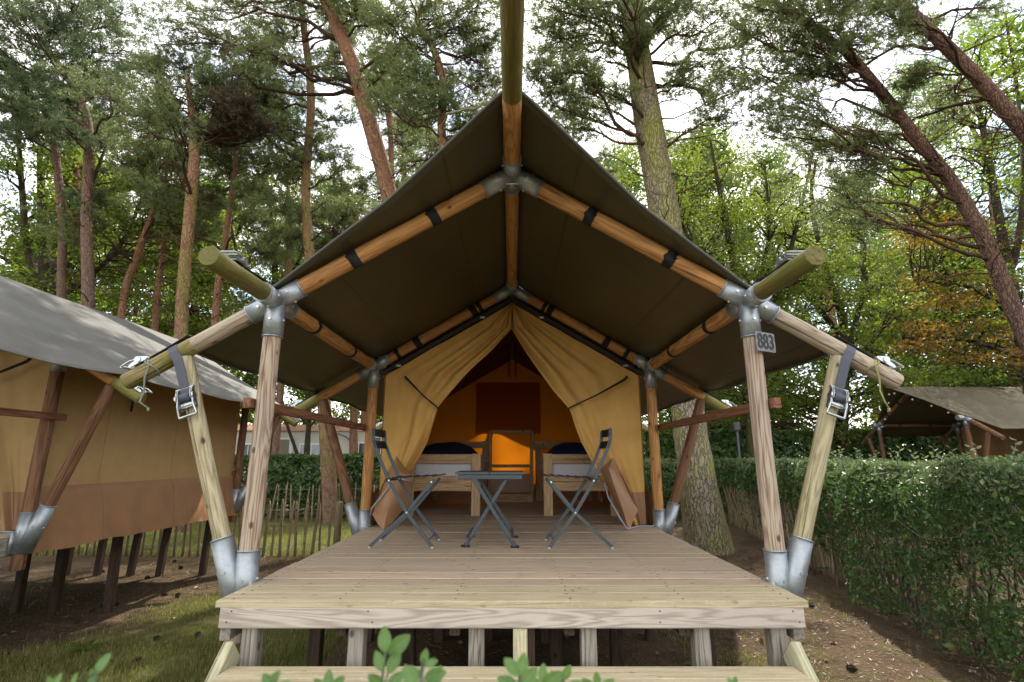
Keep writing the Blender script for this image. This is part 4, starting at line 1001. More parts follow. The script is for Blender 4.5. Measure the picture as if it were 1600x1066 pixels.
# ------------------------------------------------------------------ hedges
def hedge(label, path, thick, h, n_leaf, leafm, topm, lsize, seed=0, low=None, step_px=True, sprig=60, zmin=.12, wide=.5, gap=0., nm='hedge'):
    """clipped hedge along a path of (x,y) centre points; leaves in a shell round it plus stems"""
    r = np.random.default_rng(seed); random.seed(seed)
    p = np.array(path, float); seg = np.linalg.norm(np.diff(p, axis=0), axis=1); cum = np.concatenate([[0], np.cumsum(seg)]); L = cum[-1]
    t_ = thing(nm, (path[0][0], path[0][1], 0), label, 'hedge', 'clipped hedges')
    def at(s): return np.stack([np.interp(s, cum, p[:, 0]), np.interp(s, cum, p[:, 1])], -1)
    # more leaves near the camera
    s = r.random(n_leaf * 2) * L; d = np.linalg.norm(at(s), axis=1); pr = np.minimum(1, (4.2 / d) ** 1.1); pr /= pr.max(); s = s[r.random(len(s)) < pr][:n_leaf]
    n = len(s); c = at(s); e = .01; tg = unit(np.concatenate([at(np.minimum(s + e, L)) - at(np.maximum(s - e, 0)), np.zeros((n, 1))], 1)); nrm = np.stack([-tg[:, 1], tg[:, 0], np.zeros(n)], 1)
    # cross-section: pick side face or top
    side = r.random(n); z = np.empty(n); off = np.empty(n); out = np.empty((n, 3)); istop = side > .62
    dep = np.abs(r.normal(size=n)) * .10
    a = ~istop
    sg = np.where(r.random(n) < .7, 1., -1.)
    z[a] = zmin + (h - zmin) * r.random(a.sum()) ** .8; off[a] = (sg * (thick / 2 - dep))[a]; out[a] = nrm[a] * sg[a][:, None] + np.array([0, 0, .35])
    z[istop] = h - dep[istop] * .8; off[istop] = (r.random(istop.sum()) - .5) * thick; out[istop] = np.array([0, 0, 1.])
    bul = np.array([mnoise.noise((ss * 1.4, zz * 1.6, seed)) * .15 + mnoise.noise((ss * 4, zz * 4, seed + 3)) * .09 for ss, zz in zip(s, z)])
    rnd_ = np.clip((z - (h - .22)) / .22, 0, 1); off = np.sign(off) * (np.abs(off) + bul * (np.abs(off) > thick * .2) - rnd_ * .10 * (np.abs(off) > thick * .35)); z = z + bul * .5 * istop
    if low is not None:
        keep = np.array([zz > low(cx[1], ss) + .08 * mnoise.noise((ss * 5, 0, 1)) or r.random() < .06 for zz, cx, ss in zip(z, c, s)]); 
    else: keep = np.ones(n, bool)
    if gap: keep &= ~((np.array([mnoise.noise((ss * 3.2, zz * 3.6, 9 + seed)) for ss, zz in zip(s, z)]) > gap) & (z < h * .62) & (r.random(n) < .8))
    Cn = np.concatenate([c, np.zeros((n, 1))], 1) + nrm * off[:, None]; Cn[:, 2] = z
    Nn = unit(out + r.normal(size=(n, 3)) * .65); A = np.cross(Nn, r.normal(size=(n, 3))); A[:, 2] += .25
    dd = np.maximum(1, np.linalg.norm(c, axis=1) / 4.5); sz = lsize * r.uniform(.45, 1.4, n) * np.minimum(dd, 2.2) ** .6
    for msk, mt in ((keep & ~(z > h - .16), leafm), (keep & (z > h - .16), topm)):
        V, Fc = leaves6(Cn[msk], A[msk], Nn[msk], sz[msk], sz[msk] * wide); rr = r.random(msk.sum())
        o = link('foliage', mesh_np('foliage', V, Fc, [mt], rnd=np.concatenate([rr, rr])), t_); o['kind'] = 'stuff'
    # inner twiggy mass
    mb = MB()
    for k in range(int(L * 11)):
        ss = random.random() * L; q = at(ss); o_ = random.uniform(-.35, .35) * thick; tgx = at(min(ss + .05, L)) - at(max(ss - .05, 0)); tgx = tgx / (np.linalg.norm(tgx) + 1e-9)
        b = Vector((q[0] - tgx[1] * o_, q[1] + tgx[0] * o_, -.03)); e = b + Vector((random.gauss(0, .16), random.gauss(0, .16), h * random.uniform(.7, .98)))
        w_ = wig(b, e, 6, .12); mb.tube(w_, [lerp(.014, .004, i / 6) for i in range(7)], 4, 0, False)
        for j in range(4):
            a_ = w_[random.randint(1, 5)]; mb.tube(wig(a_, a_ + Vector((random.gauss(0, .22), random.gauss(0, .22), random.uniform(.05, .4))), 3, .2), [.006, .005, .004, .002], 3, 0, False)
    mb.build('stems', ['twig_dead'], t_)['kind'] = 'stuff'
    # fresh shoots standing proud of the top
    SC_ = []; SA = []; mb = MB()
    for k in range(sprig):
        ss = random.random() ** 1.3 * L; q = at(ss); o_ = random.uniform(-.45, .45) * thick; b = Vector((q[0] + o_ * .9, q[1], h - .06)); e = b + Vector((random.gauss(0, .04), random.gauss(0, .04), random.uniform(.06, .22)))
        mb.tube([b, b.lerp(e, .5), e], [.003, .0025, .0015], 4, 0, False)
        for j in range(7):
            f = j / 6; an = j * 2.4; SC_.append(b.lerp(e, .2 + .8 * f) + Vector((math.cos(an), math.sin(an), .3)) * lsize * .4); SA.append((math.cos(an), math.sin(an), .6))
    if SC_:
        SC_ = np.array([tuple(v) for v in SC_]); SA = np.array(SA); Nn = np.cross(SA, rdir(len(SA))); V, Fc = leaves6(SC_, SA, Nn, lsize * 1.05, lsize * wide)
        mb.build('shoots', ['twig_dead'], t_)['kind'] = 'stuff'; o = link('shoot_leaves', mesh_np('shoot_leaves', V, Fc, ['hedge_top'], rnd=rng.random(len(Fc))), t_); o['kind'] = 'stuff'
    return t_
hl = lambda y, s: .05 if y < 5.6 or y > 12.2 else (.05 + (y - 5.6) * .62 if y < 6.9 else .86)
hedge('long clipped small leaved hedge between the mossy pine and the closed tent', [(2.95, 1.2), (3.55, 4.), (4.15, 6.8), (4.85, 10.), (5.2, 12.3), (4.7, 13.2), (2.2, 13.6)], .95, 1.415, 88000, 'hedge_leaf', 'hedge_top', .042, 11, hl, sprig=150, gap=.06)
hedge('dense laurel hedge in front of the cream caravan', [(-2.0, 13.6), (-10.5, 13.8)], 1.1, 1.52, 14000, 'laurel_leaf', 'laurel_leaf', .085, 12, None, sprig=0)
hedge('tall dark hedge in front of the low shed beyond the pine', [(9.2, 15.4), (1.6, 14.8)], 1.2, 2.2, 14000, 'laurel_leaf', 'laurel_leaf', .12, 13, None, sprig=0)
hedge('dark evergreen hedge behind the porch of the closed tent', [(14.5, 16.6), (9.5, 16.2)], 1.2, 2.25, 8000, 'laurel_leaf', 'laurel_leaf', .13, 14, None, sprig=0)

# ------------------------------------------------------------------ caravan, shed, lamp
van = thing('static_caravan', (-8.2, 21, 0), 'cream lap sided static caravan with white windows behind the laurel hedge', 'caravan')
VX0, VX1, VY = -13.2, -4.4, 20.0
mb = MB()
for k in range(20): mb.box(((VX0 + VX1) / 2, VY + 1.5 + .012 * 0, .45 + k * .105), (VX1 - VX0, 3.0, .10)); mb.box(((VX0 + VX1) / 2, VY + 1.5, .45 + k * .105 - .05), (VX1 - VX0 + .02, 3.02, .012))
mb.build('siding', ['van_wall'], van)
mb = MB(); mb.box(((VX0 + VX1) / 2, VY + 1.5, .22), (VX1 - VX0 - .1, 2.9, .44)); mb.build('plinth', ['shed_wood'], van)
V = []; n = 10
for x in (VX0 - .1, VX1 + .1):
    for j in range(n + 1): V.append((x, lerp(VY - .15, VY + 3.15, j / n), 2.50 + .34 * math.sin(math.pi * j / n)))
mb = MB(); mb.add(V, [(j, j + 1, n + 2 + j, n + 1 + j) for j in range(n)] + [tuple(range(n, -1, -1)), tuple(range(n + 1, 2 * n + 2))]); mb.build('roof', ['tile'], van)
for x, z, w_, h, mt in ((-10.15, 1.6, .62, .75, 'van_glass'), (-7.72, 1.55, .85, .85, 'van_curtain'), (-5.05, 1.75, .55, 1.0, 'van_glass'), (-5.9, 1.75, .5, .55, 'van_glass'), (-11.9, 1.6, .9, .8, 'van_glass')):
    mb = MB(); mb.box((x, VY - .02, z), (w_ + .12, .06, h + .12)); f_ = mb.build('window', ['van_trim'], van)
    mb = MB(); mb.box((x, VY - .045, z), (w_, .03, h)); mb.build('pane', [mt], f_)
    mb = MB(); mb.box((x, VY - .065, z), (.03, .01, h)); mb.build('mullion', ['van_trim'], f_)
mb = MB(); mb.box((-8.95, VY - .03, 1.35), (1.0, .06, 1.75)); f_ = mb.build('door', ['van_trim'], van); mb = MB(); mb.box((-8.95, VY - .065, 1.35), (.72, .02, 1.65)); mb.build('door_leaf', ['van_door'], f_)
mb = MB()
for k in range(9): a = math.pi * k / 16; mb.box((-6.9 + .75 * math.sin(a), VY - .08, 1.85 + .55 * math.cos(a)), (.16, .05, .03), Matrix.Rotation(a, 3, 'Y'))
mb.build('porch_trim', ['lamp_post'], van)
shed = thing('low_shed', (7.6, 18.5, 0), 'low shed with dark flat roof behind the tall dark hedge', 'shed')
mb = MB(); mb.box((7.6, 19, 1.25), (4.0, 2.4, 2.5)); mb.build('wall', ['shed_wood'], shed); mb = MB(); mb.box((7.6, 18.9, 2.58), (4.6, 3.0, .14)); mb.build('roof', ['leg_dark'], shed)
lp = thing('lamp_post', (5.95, 13.6, 0), 'thin dark grey lamp post standing behind the clipped hedge', 'lamp')
mb = MB(); mb.tube([(5.95, 13.6, -.05), (5.95, 13.6, 2.15)], .035, 10); mb.build('pole', ['lamp_post'], lp); mb = MB(); mb.tube([(5.95, 13.6, z) for z in (2.15, 2.2, 2.36, 2.4)], [.05, .09, .10, .03], 12); mb.build('lamp_head', ['lamp_post'], lp)

# ------------------------------------------------------------------ the pines
pine('massive mossy pine trunk standing right beside the deck', [(1110, 868, 80), (1098, 800, 68), (1085, 720, 60), (1074, 640, 54), (1056, 480, 52), (1037, 330, 50), (1014, 200, 46), (996, 80, 40), (983, -20, 36), (965, -140, 26), (955, -260, 12)], 8.8,
     [(870, 60, 62), (905, 118, 50), (935, 30, 60), (1060, 50, 60), (1105, 105, 62), (1000, -70, 120), (860, 10, 60), (868, 160, 34), (1120, 30, 80), (1185, 70, 70), (1000, 60, 26), (900, -30, 90), (1080, -60, 100), (1030, 25, 40), (845, 110, 40), (1150, 140, 46), (900, 200, 34, .6), (930, 90, 60, .7), (960, 150, 40, .5), (855, 60, 60, .7), (905, 160, 50, .6), (890, 10, 60, .7), (1075, 130, 50, .7), (1120, 180, 40, .6), (960, 20, 50, .7), (1060, -20, 60)], 'bark_mossy', 1, .95, sides=40, dead=22, tw=.92)
pine('leaning pine crossing the copper leaves, its bole behind the clipped hedge', [(1720, 760, 50), (1600, 520, 42), (1545, 390, 39), (1490, 290, 35), (1440, 225, 31), (1365, 130, 27), (1320, 80, 23), (1255, 35, 19), (1180, -15, 15), (1100, -60, 9)], 8.2,
     [(1260, 60, 70), (1200, 112, 60), (1232, 170, 60), (1290, 250, 50), (1325, 205, 55), (1180, 170, 42), (1310, 310, 42), (1400, 175, 32), (1150, 40, 60), (1245, 5, 80), (1340, 270, 40), (1250, 215, 44), (1210, 30, 60), (1300, 110, 50), (1150, 110, 60, .8), (1190, 210, 44, .7), (1270, 290, 44, .8), (1300, 350, 40, .8), (1350, 340, 36, .6), (1240, 110, 60), (1180, 10, 60), (1360, 220, 44), (1330, 40, 60)], 'bark_dark', 2, .62, dead=26, dz=.9, tw=.56, auto=6)
pine('leaning pine above the closed tent with its bole beyond the copper tree', [(1900, 560, 50), (1700, 320, 43), (1600, 205, 39), (1530, 125, 35), (1455, 50, 31), (1385, -15, 27), (1300, -90, 18)], 7.4,
     [(1432, 50, 40), (1350, -30, 100), (1500, -50, 100), (1425, 125, 26), (1290, -30, 80), (1380, 25, 50), (1560, 10, 50, .5)], 'bark_dark', 3, .75, dead=14, dz=.9, tw=.56, auto=6)
pine('tall straight pine rooted at the far paling fence, slim orange top', [(517, 806, 38), (507, 640, 31), (493, 480, 26), (482, 380, 23), (478, 280, 20), (486, 150, 18), (472, 20, 14), (465, -80, 8)], 12.4,
     [(432, 130, 50), (440, 65, 60), (400, 45, 60), (540, 258, 38, .7), (430, 330, 50), (410, 262, 46), (385, 105, 50), (470, -60, 110), (420, 190, 50, .8), (520, 190, 40, .6), (540, 330, 44), (510, 110, 44, .6), (450, 250, 44, .7), (530, 30, 50, .7), (450, 370, 44), (400, 150, 50)], 'bark_moss_pine', 4, 1., dead=18)
pine('stout orange barked pine behind the tent roof', [(690, 800, 44), (640, 450, 40), (607, 300, 37), (580, 200, 36), (550, 100, 33), (507, -5, 28), (470, -90, 18)], 11.,
     [(600, 40, 50), (560, 15, 50), (440, 15, 60), (350, 20, 66), (300, 45, 60), (335, 75, 50), (600, -50, 120), (480, -40, 80), (640, 10, 50), (275, 20, 50), (620, 80, 50, .7), (540, 50, 44, .6), (520, 100, 40, .5), (380, 60, 50), (250, 60, 50)], 'bark_pine_red', 5, 1., dead=12)
pine('slim crooked pine close behind the stout orange pine', [(640, 800, 16), (614, 310, 13), (609, 200, 12), (597, 140, 9), (580, 80, 6)], 15.5,
     [(640, 225, 52), (562, 172, 36, .6), (600, 105, 50), (665, 150, 44), (560, 285, 30, .6), (585, 130, 34)], 'bark_pine_red', 6, 1., dead=10)
pine('crooked forked pine standing behind the ridge of the tent', [(705, 800, 24), (697, 300, 21), (690, 200, 20), (693, 130, 18), (676, 75, 15), (652, 25, 12), (690, 0, 9)], 10.,
     [(650, 122, 60), (700, 55, 70), (742, 105, 60), (720, 182, 50), (765, 45, 50), (640, 70, 60), (600, 160, 36, .6), (765, 140, 34), (690, 240, 40), (700, -50, 110), (740, 200, 30), (660, 190, 44), (770, 90, 50), (730, 30, 60), (620, 110, 50, .7), (690, 150, 50), (780, 10, 50), (640, 260, 40, .7), (740, 255, 60), (700, 310, 60), (650, 340, 60), (790, 240, 60), (760, 320, 60), (820, 300, 60)], 'bark_pine_red', 7, 1., dead=16, dz=1.)  # closing pads sit unseen behind the roof, added to shade the left foreground
pine('grey barked pine with a dense dark crown behind the grey roofed tent', [(140, 800, 27), (138, 475, 25), (135, 340, 22), (138, 200, 19), (112, 130, 14), (60, 60, 9)], 12.6,
     [(60, 60, 95, 1.3), (140, 50, 85, 1.3), (40, 120, 70, 1.2), (150, 112, 66, 1.2), (190, 75, 60, 1.1), (90, 150, 60), (30, 20, 80, 1.2), (120, 0, 90, 1.2), (205, 20, 60), (60, 190, 50), (110, 205, 50), (0, 170, 60), (170, -40, 110), (20, -50, 120), (180, 150, 50)], 'bark_pine_grey', 8, 1.0, 'needles_blue', dead=14)
pine('grey straight pine behind the ridge of the grey roofed tent', [(97, 800, 20), (96, 465, 18), (97, 350, 17), (83, 200, 14), (75, 140, 8)], 14.,
     [(20, 200, 50), (80, 170, 60), (140, 165, 50), (30, 140, 50), (100, 120, 50)], 'bark_pine_grey', 9, .9, 'needles_blue', dead=12)
pine('forked pine with moss on its bole and browning dense needles', [(283, 800, 32), (283, 515, 28), (297, 330, 25), (304, 240, 22), (300, 180, 16), (292, 120, 9)], 11.,
     [(330, 165, 66, 1.5), (382, 190, 46, 1.6), (290, 105, 50, 1.3), (262, 150, 50), (405, 205, 30, 1.4), (350, 130, 50, 1.4), (330, 210, 44, 1.4), (372, 160, 40, 1.6), (240, 110, 40), (235, 175, 40, .7)], 'bark_moss_pine', 10, 1.15, brown=(1, 4, 6, 7), dead=18, dz=.7)
pine('leaning red pine between the grey pine and mossy pine', [(185, 800, 17), (190, 495, 16), (215, 400, 15), (240, 330, 12), (258, 285, 8)], 14.5, [(272, 250, 50), (230, 240, 44), (290, 300, 34, .6)], 'bark_pine_red', 11, 1., dead=10)
pine('slim red pine next to the mossy forked pine', [(232, 800, 14), (242, 510, 14), (255, 390, 12), (262, 310, 10), (256, 240, 6)], 15.5, [(250, 205, 56), (300, 265, 40), (215, 265, 40)], 'bark_pine_red', 12, 1., dead=8)
pine('red pine rising behind the cut end of the eave pole', [(322, 800, 18), (337, 490, 17), (352, 380, 15), (366, 270, 11), (374, 170, 6)], 13.5, [(392, 330, 46), (350, 300, 40), (390, 245, 56), (420, 150, 50), (350, 240, 44), (420, 390, 44)], 'bark_pine_red', 13, 1., dead=12)
pine('thin pale pine pressed against the grey barked pine', [(130, 800, 12), (128, 430, 11), (121, 300, 10), (118, 200, 6)], 17.5, [(130, 190, 50), (170, 210, 40), (90, 250, 36, .6)], 'bark_pine_red', 14, 1., dead=4)
pine('dark pine hidden behind the leaning brace of the far paling', [(420, 800, 18), (436, 640, 16), (450, 420, 14), (452, 330, 10), (448, 270, 6)], 16., [(450, 260, 44), (410, 300, 40), (470, 330, 36), (430, 220, 40, .7)], 'bark_pine', 15, 1., dead=14)
pine('ivy clad pine in front of the cream caravan', [(552, 800, 22), (553, 650, 19), (556, 500, 17), (556, 380, 12), (560, 300, 6)], 17.5, [(560, 330, 50), (530, 300, 40)], 'bark_pine_red', 16, 1., dead=6)

bt_ = [o for o in bpy.data.objects if o.get('label', '').startswith('crooked forked pine')][0]; mb = MB(); random.seed(5)
pb = [P(x, y, 9.2) for x, y in ((690, 150), (715, 168), (700, 178))]
main = [P(*q) for q in ((693, 200, 10.), (760, 175, 9.0), (790, 140, 8.6), (830, 100, 8.4))]
for A, B, r in ((P(698, 178, 9.), P(765, 160, 8.9), .03), (P(755, 165, 8.9), P(800, 128, 8.7), .026), (P(735, 176, 8.9), P(715, 130, 8.8), .010), (P(715, 130, 8.8), P(770, 128, 8.7), .008), (P(770, 150, 8.8), P(730, 125, 8.8), .008), (P(693, 215, 10.), P(698, 178, 9.), .03), (P(760, 158, 8.9), P(775, 120, 8.8), .008)):
    mb.tube(wig(A, B, 7, .12), [lerp(r, r * .7, i / 7) for i in range(8)], 6)
mb.build('bare_branch', ['twig_pale'], bt_, None, True)['kind'] = 'stuff'

# ------------------------------------------------------------------ broadleaved trees
broadleaf('dark limbed oak spreading behind the grey roofed tent', [[(70, 800, 26), (72, 470, 22), (70, 400, 18), (66, 330, 14), (62, 240, 8)], [(72, 460, 12), (45, 400, 10), (35, 300, 9), (28, 200, 5)], [(72, 470, 12), (130, 440, 9), (190, 380, 7), (225, 300, 4)], [(72, 470, 9), (30, 420, 7), (-20, 390, 5)], [(70, 440, 12), (110, 380, 9), (140, 300, 7), (165, 230, 4)]], 16.,
          [(-20, 230, 130, 470, 60), (130, 270, 300, 480, 55), (0, 150, 120, 260, 24), (260, 330, 340, 470, 18)], 'leaf_green', 1, size=.125, per=95)
broadleaf('light green bushy tree behind the tent gable and the red pine', [[(420, 800, 16), (425, 520, 14), (430, 420, 10), (420, 300, 6)], [(428, 480, 8), (380, 420, 6), (360, 350, 4)], [(428, 470, 7), (470, 400, 5), (480, 330, 3)]], 19.,
          [(330, 330, 470, 500, 36), (400, 230, 470, 340, 14), (440, 340, 520, 440, 14)], 'leaf_light', 2, size=.14, per=90)
broadleaf('feathery yellow green tree right behind the mossy pine', [[(1180, 800, 18), (1165, 560, 15), (1150, 440, 12), (1130, 330, 8), (1110, 220, 4)], [(1165, 560, 10), (1220, 440, 8), (1250, 330, 6), (1270, 240, 3)], [(1155, 480, 8), (1080, 380, 6), (1040, 280, 3)], [(1160, 520, 8), (1200, 380, 6), (1195, 260, 3)]], 14.,
          [(930, 250, 1010, 330, 7), (1030, 200, 1180, 420, 60), (1170, 270, 1320, 470, 54), (1060, 400, 1240, 600, 40), (960, 200, 1010, 290, 5)], 'leaf_light', 3, size=.085, per=120, cr_=.48, flat=.8)
broadleaf('many stemmed dark trunked tree standing past the eave pole end', [[(1310, 800, 20), (1318, 600, 18), (1316, 500, 14), (1290, 420, 10), (1268, 320, 7), (1275, 250, 4)], [(1318, 560, 9), (1345, 470, 7), (1352, 380, 4)], [(1317, 530, 9), (1260, 460, 7), (1210, 420, 4)], [(1318, 590, 8), (1380, 510, 6), (1420, 450, 3)]], 15.5,
          [(1200, 330, 1330, 560, 46), (1310, 400, 1450, 620, 44), (1100, 560, 1340, 690, 52), (1330, 580, 1480, 640, 12)], 'leaf_light', 4, size=.105, per=100)
broadleaf('copper and green beech with long low sprays beside the leaning pine', [[(1640, 800, 24), (1608, 600, 20), (1588, 480, 18), (1566, 370, 15), (1545, 250, 11), (1520, 120, 6)], [(1590, 500, 9), (1520, 450, 7), (1430, 440, 4)], [(1570, 390, 9), (1480, 340, 6), (1390, 330, 3)], [(1580, 430, 11), (1600, 300, 9), (1590, 150, 6), (1570, 20, 4)], [(1600, 560, 8), (1500, 530, 6), (1410, 530, 3)]], 12.,
          [(1420, 330, 1600, 400, 20, 0), (1430, 420, 1600, 480, 20, 0), (1420, 500, 1620, 570, 30, 0), (1400, 330, 1600, 480, 22, 1), (1390, 180, 1620, 320, 46, 1), (1400, 20, 1620, 180, 44, 1), (1420, 560, 1600, 600, 10, 1), (1480, 380, 1620, 520, 20, 1)], 'leaf_copper', 5, size=.10, per=80, flat=.22, cr_=.6, extra=['leaf_green'], mul=.95)
broadleaf('dark green tree filling the gap behind the closed tent', [[(1500, 800, 18), (1478, 640, 15), (1462, 580, 13), (1440, 480, 9), (1430, 380, 5)], [(1470, 610, 7), (1540, 540, 5), (1590, 500, 3)]], 19.,
          [(1380, 450, 1520, 620, 46), (1500, 480, 1640, 625, 46)], 'leaf_green', 6, size=.15, per=95, barkm='bark_pine_grey')
broadleaf('low green bush tree behind the side rail and the brace', [[(470, 830, 12), (480, 700, 10), (485, 620, 6)], [(475, 740, 6), (440, 640, 4)]], 17., [(395, 545, 500, 640, 14), (540, 545, 590, 640, 8)], 'leaf_dark', 7, size=.13, per=90)
broadleaf('yellow green sapling behind the tent fly and the mossy pine', [[(1050, 830, 10), (1052, 660, 9), (1054, 560, 5)], [(1052, 650, 5), (1020, 600, 3)]], 15., [(1000, 600, 1100, 700, 16), (1090, 600, 1220, 660, 14)], 'leaf_green', 8, size=.11, per=90)

# wood behind everything: three models, each tree of its own
def wood_tree(seed, h, leafm, barkm, nc=110, low=.12, spread=.2):
    random.seed(seed); mb = MB(); tp = [(0, 0, -.1, .22), (random.gauss(0, .2), random.gauss(0, .2), h * .35, .17), (random.gauss(0, .5), random.gauss(0, .5), h * .7, .11), (random.gauss(0, .6), 0, h * .95, .03)]
    tp = smooth_path(tp, 5); V, Fc = tube([q[:3] for q in tp], [q[3] for q in tp], 8, False); LC = []
    for k in range(nc):
        z = h * random.uniform(low, 1.); an = random.uniform(0, 6.28); R = h * spread * math.sin(math.pi * min(.96, .15 + .8 * z / h)) * random.uniform(.3, 1.1)
        a = min(tp, key=lambda q: abs(q[2] - z * .88)); e = Vector((a[0] + math.cos(an) * R, a[1] + math.sin(an) * R, z)); tw = wig(a[:3], e, 5, .18, .05); mb.tube(tw, [.05, .04, .03, .022, .015, .008], 4, 0, False)
        q = rng.normal(size=(110, 3)); q = q / np.linalg.norm(q, axis=1)[:, None] * rng.random((110, 1)) ** .45; LC.append(np.array(e) + q * np.array([.95, .95, .5]))
    LC = np.concatenate(LC); n = len(LC); Nn = unit(rng.normal(size=(n, 3)) * .8 + np.array([0, 0, 1.])); Vl, Fl = kites(LC, np.cross(Nn, rdir(n)), Nn, .23 * rng.uniform(.6, 1.2, n), .145, .1)
    return put_tree('woodland_tree', '', 'tree', (0, 0, 0), V, Fc, barkm, mb, [(Vl, Fl, leafm, 'crown')], leafm, None, barkm)
def wood_pine(seed, h):
    random.seed(seed); mb = MB(); tp = smooth_path([(0, 0, -.1, .2), (random.gauss(0, .3), random.gauss(0, .2), h * .4, .16), (random.gauss(0, .7), random.gauss(0, .5), h * .75, .11), (random.gauss(0, .9), 0, h, .03)], 6)
    V, Fc = tube([q[:3] for q in tp], [q[3] for q in tp], 8, False); SC = []; SD = []
    for k in range(26):
        z = h * random.uniform(.5, 1.02); an = random.uniform(0, 6.28); R = random.uniform(.6, 3.2) * (1.25 - .6 * z / h); a = min(tp, key=lambda q: abs(q[2] - z + .4)); e = Vector((a[0] + math.cos(an) * R, a[1] + math.sin(an) * R, z)); lim = wig(a[:3], e, 7, .2, .04)
        mb.tube(lim, [lerp(.05, .012, i / 7) for i in range(8)], 5, 0, False)
        for j in range(16):
            u = Vector((random.gauss(0, .55), random.gauss(0, .55), random.gauss(0, .28))); tw = wig(lim[random.randint(4, 7)], e + u, 4, .2, .04); mb.tube(tw, [.012, .01, .008, .006, .004], 3, 0, False)
            for q in range(9): SC.append(tuple(tw[random.randint(2, 4)] + Vector((random.gauss(0, .14), random.gauss(0, .14), random.gauss(.03, .1))))); SD.append((random.gauss(0, 1), random.gauss(0, 1), random.gauss(.5, .6)))
    Vn, Fn = tufts(np.array(SC), np.array(SD), 9, .19, .024, .2)
    return put_tree('woodland_pine', '', 'tree', (0, 0, 0), V, Fc, 'bark_pine_red', mb, [(Vn, Fn, 'needles', 'crown')], 'needles')
protos = [wood_tree(31, 14., 'leaf_green', 'bark_oak'), wood_tree(32, 17., 'leaf_dark', 'bark_pine_grey'), wood_tree(33, 12., 'leaf_light', 'bark_oak'), wood_pine(34, 18.), wood_pine(35, 15.)]
random.seed(77); spots = []
for x in np.arange(-34, 36, 4.6): spots.append((x + random.uniform(-1, 1), 27 + random.uniform(-2, 3), random.choice((0, 1, 2, 0, 1))))
for x in np.arange(-46, 50, 5.6): spots.append((x + random.uniform(-1.5, 1.5), 36 + random.uniform(-2, 3), random.choice((0, 1, 1, 3))))
for x, y in ((-18, 19), (-22, 15), (-15.5, 23.5), (18.5, 20), (22, 16), (9.5, 23.5), (0.5, 24.5), (18.5, 13)): spots.append((x, y, random.choice((0, 1, 2))))
for x, y in ((-20, 22), (-11.8, 25.5), (-6.8, 23.8), (-2.2, 19.6), (2.2, 19.2), (7.5, 22.5), (13.5, 21.5), (19, 19)): spots.append((x, y, random.choice((3, 4))))
wl = ['mid green leafy tree in the wood behind the camp', 'dark green leafy tree in the wood behind the camp', 'pale green leafy tree in the wood behind the camp', 'tall straight pine in the wood behind the camp', 'shorter bent pine in the wood behind the camp']
used = set()
for i, (x, y, k) in enumerate(spots):
    o = copy_tree(protos[k]) if k in used else protos[k]; used.add(k); o.location = (x, y, 0); o.rotation_euler.z = random.uniform(0, 6.28); sc = random.uniform(.85, 1.2); o.scale = (sc, sc, sc * random.uniform(.9, 1.15))
    tag(o, wl[k], 'tree', 'trees in the wood behind the camp')

# ------------------------------------------------------------------ grass, litter, cones, weeds
def scatter(n, fn):
    X = []; 
    while len(X) < n:
        x, y, k = fn()
        if rng.random() < k: X.append((x, y, gz(x, y)))
    return np.array(X)
def blades(pts, h, w_, bend=.5):
    n = len(pts); an = rng.random(n) * 6.283; h = h * rng.uniform(.4, 1.2, n); d = np.stack([np.cos(an), np.sin(an), np.zeros(n)], 1); sd_ = np.stack([-np.sin(an), np.cos(an), np.zeros(n)], 1) * w_ / 2; u = np.array([0, 0, 1.])
    b = rng.uniform(.1, bend * 1.6, n)[:, None]; hh = h[:, None]
    V = np.stack([pts - sd_, pts + sd_, pts + u * hh * .6 + d * hh * b * .35 + sd_ * .7, pts + u * hh * .6 + d * hh * b * .35 - sd_ * .7, pts + u * hh * (1 - .25 * b) + d * hh * b], 1).reshape(-1, 3)
    k = np.arange(n)[:, None] * 5; return V, [k + np.array([[0, 1, 2, 3]]), k + np.array([[3, 2, 4]])]
def nfield(x, y, s=1.3, o=0): return .5 + mnoise.noise((x * s, y * s, o)) * .6 + mnoise.noise((x * s * 3.1, y * s * 3.1, o + 2)) * .3
def near(): x, y = rng.uniform(-5.6, -1.15), rng.uniform(2.4, 8.3); return x, y, max(.012, (grassiness(x, y) - .25)) ** 1.15 * max(0, nfield(x, y, 1.1) - .25) * 1.6
def lawn(): x, y = rng.uniform(-9.5, -1.6), rng.uniform(8.2, 13.3); return x, y, .8
def right(): x, y = rng.uniform(1.3, 3.4), rng.uniform(2.2, 6.); return x, y, max(0, nfield(x, y, 1.6, 5) - .5) * 1.6
for (fn, n, h, w_, nm) in ((near, 60000, .05, .0042, 'grass'), (lawn, 42000, .055, .007, 'lawn_grass'), (right, 5000, .04, .004, 'grass')):
    pts = scatter(n, fn); V, Fc = blades(pts, h, w_); r = rng.random(len(pts))
    tag(link(nm, mesh_np(nm, V, Fc, ['grass_blade'], rnd=np.concatenate([r, r]))), {'lawn_grass': 'short sunlit lawn between the two paling fences', 'grass': 'thin patchy grass growing in the pine litter beside the steps'}[nm], 'grass', None, 'stuff')
def lit(): x, y = rng.uniform(-6, 5), rng.uniform(1.6, 9); return x, y, 1 - .6 * grassiness(x, y)
pts = scatter(60000, lit); n = len(pts); Nn = unit(rng.normal(size=(n, 3)) * .25 + np.array([0, 0, 1.])); V, Fc = kites(pts + np.array([0, 0, .006]), np.cross(Nn, rdir(n)), Nn, rng.uniform(.02, .055, n), rng.uniform(.0025, .007, n), 0)
tag(link('pine_litter', mesh_np('pine_litter', V, Fc, ['litter'], rnd=rng.random(n))), 'brown pine needles and bark flakes covering the ground', 'litter', None, 'stuff')
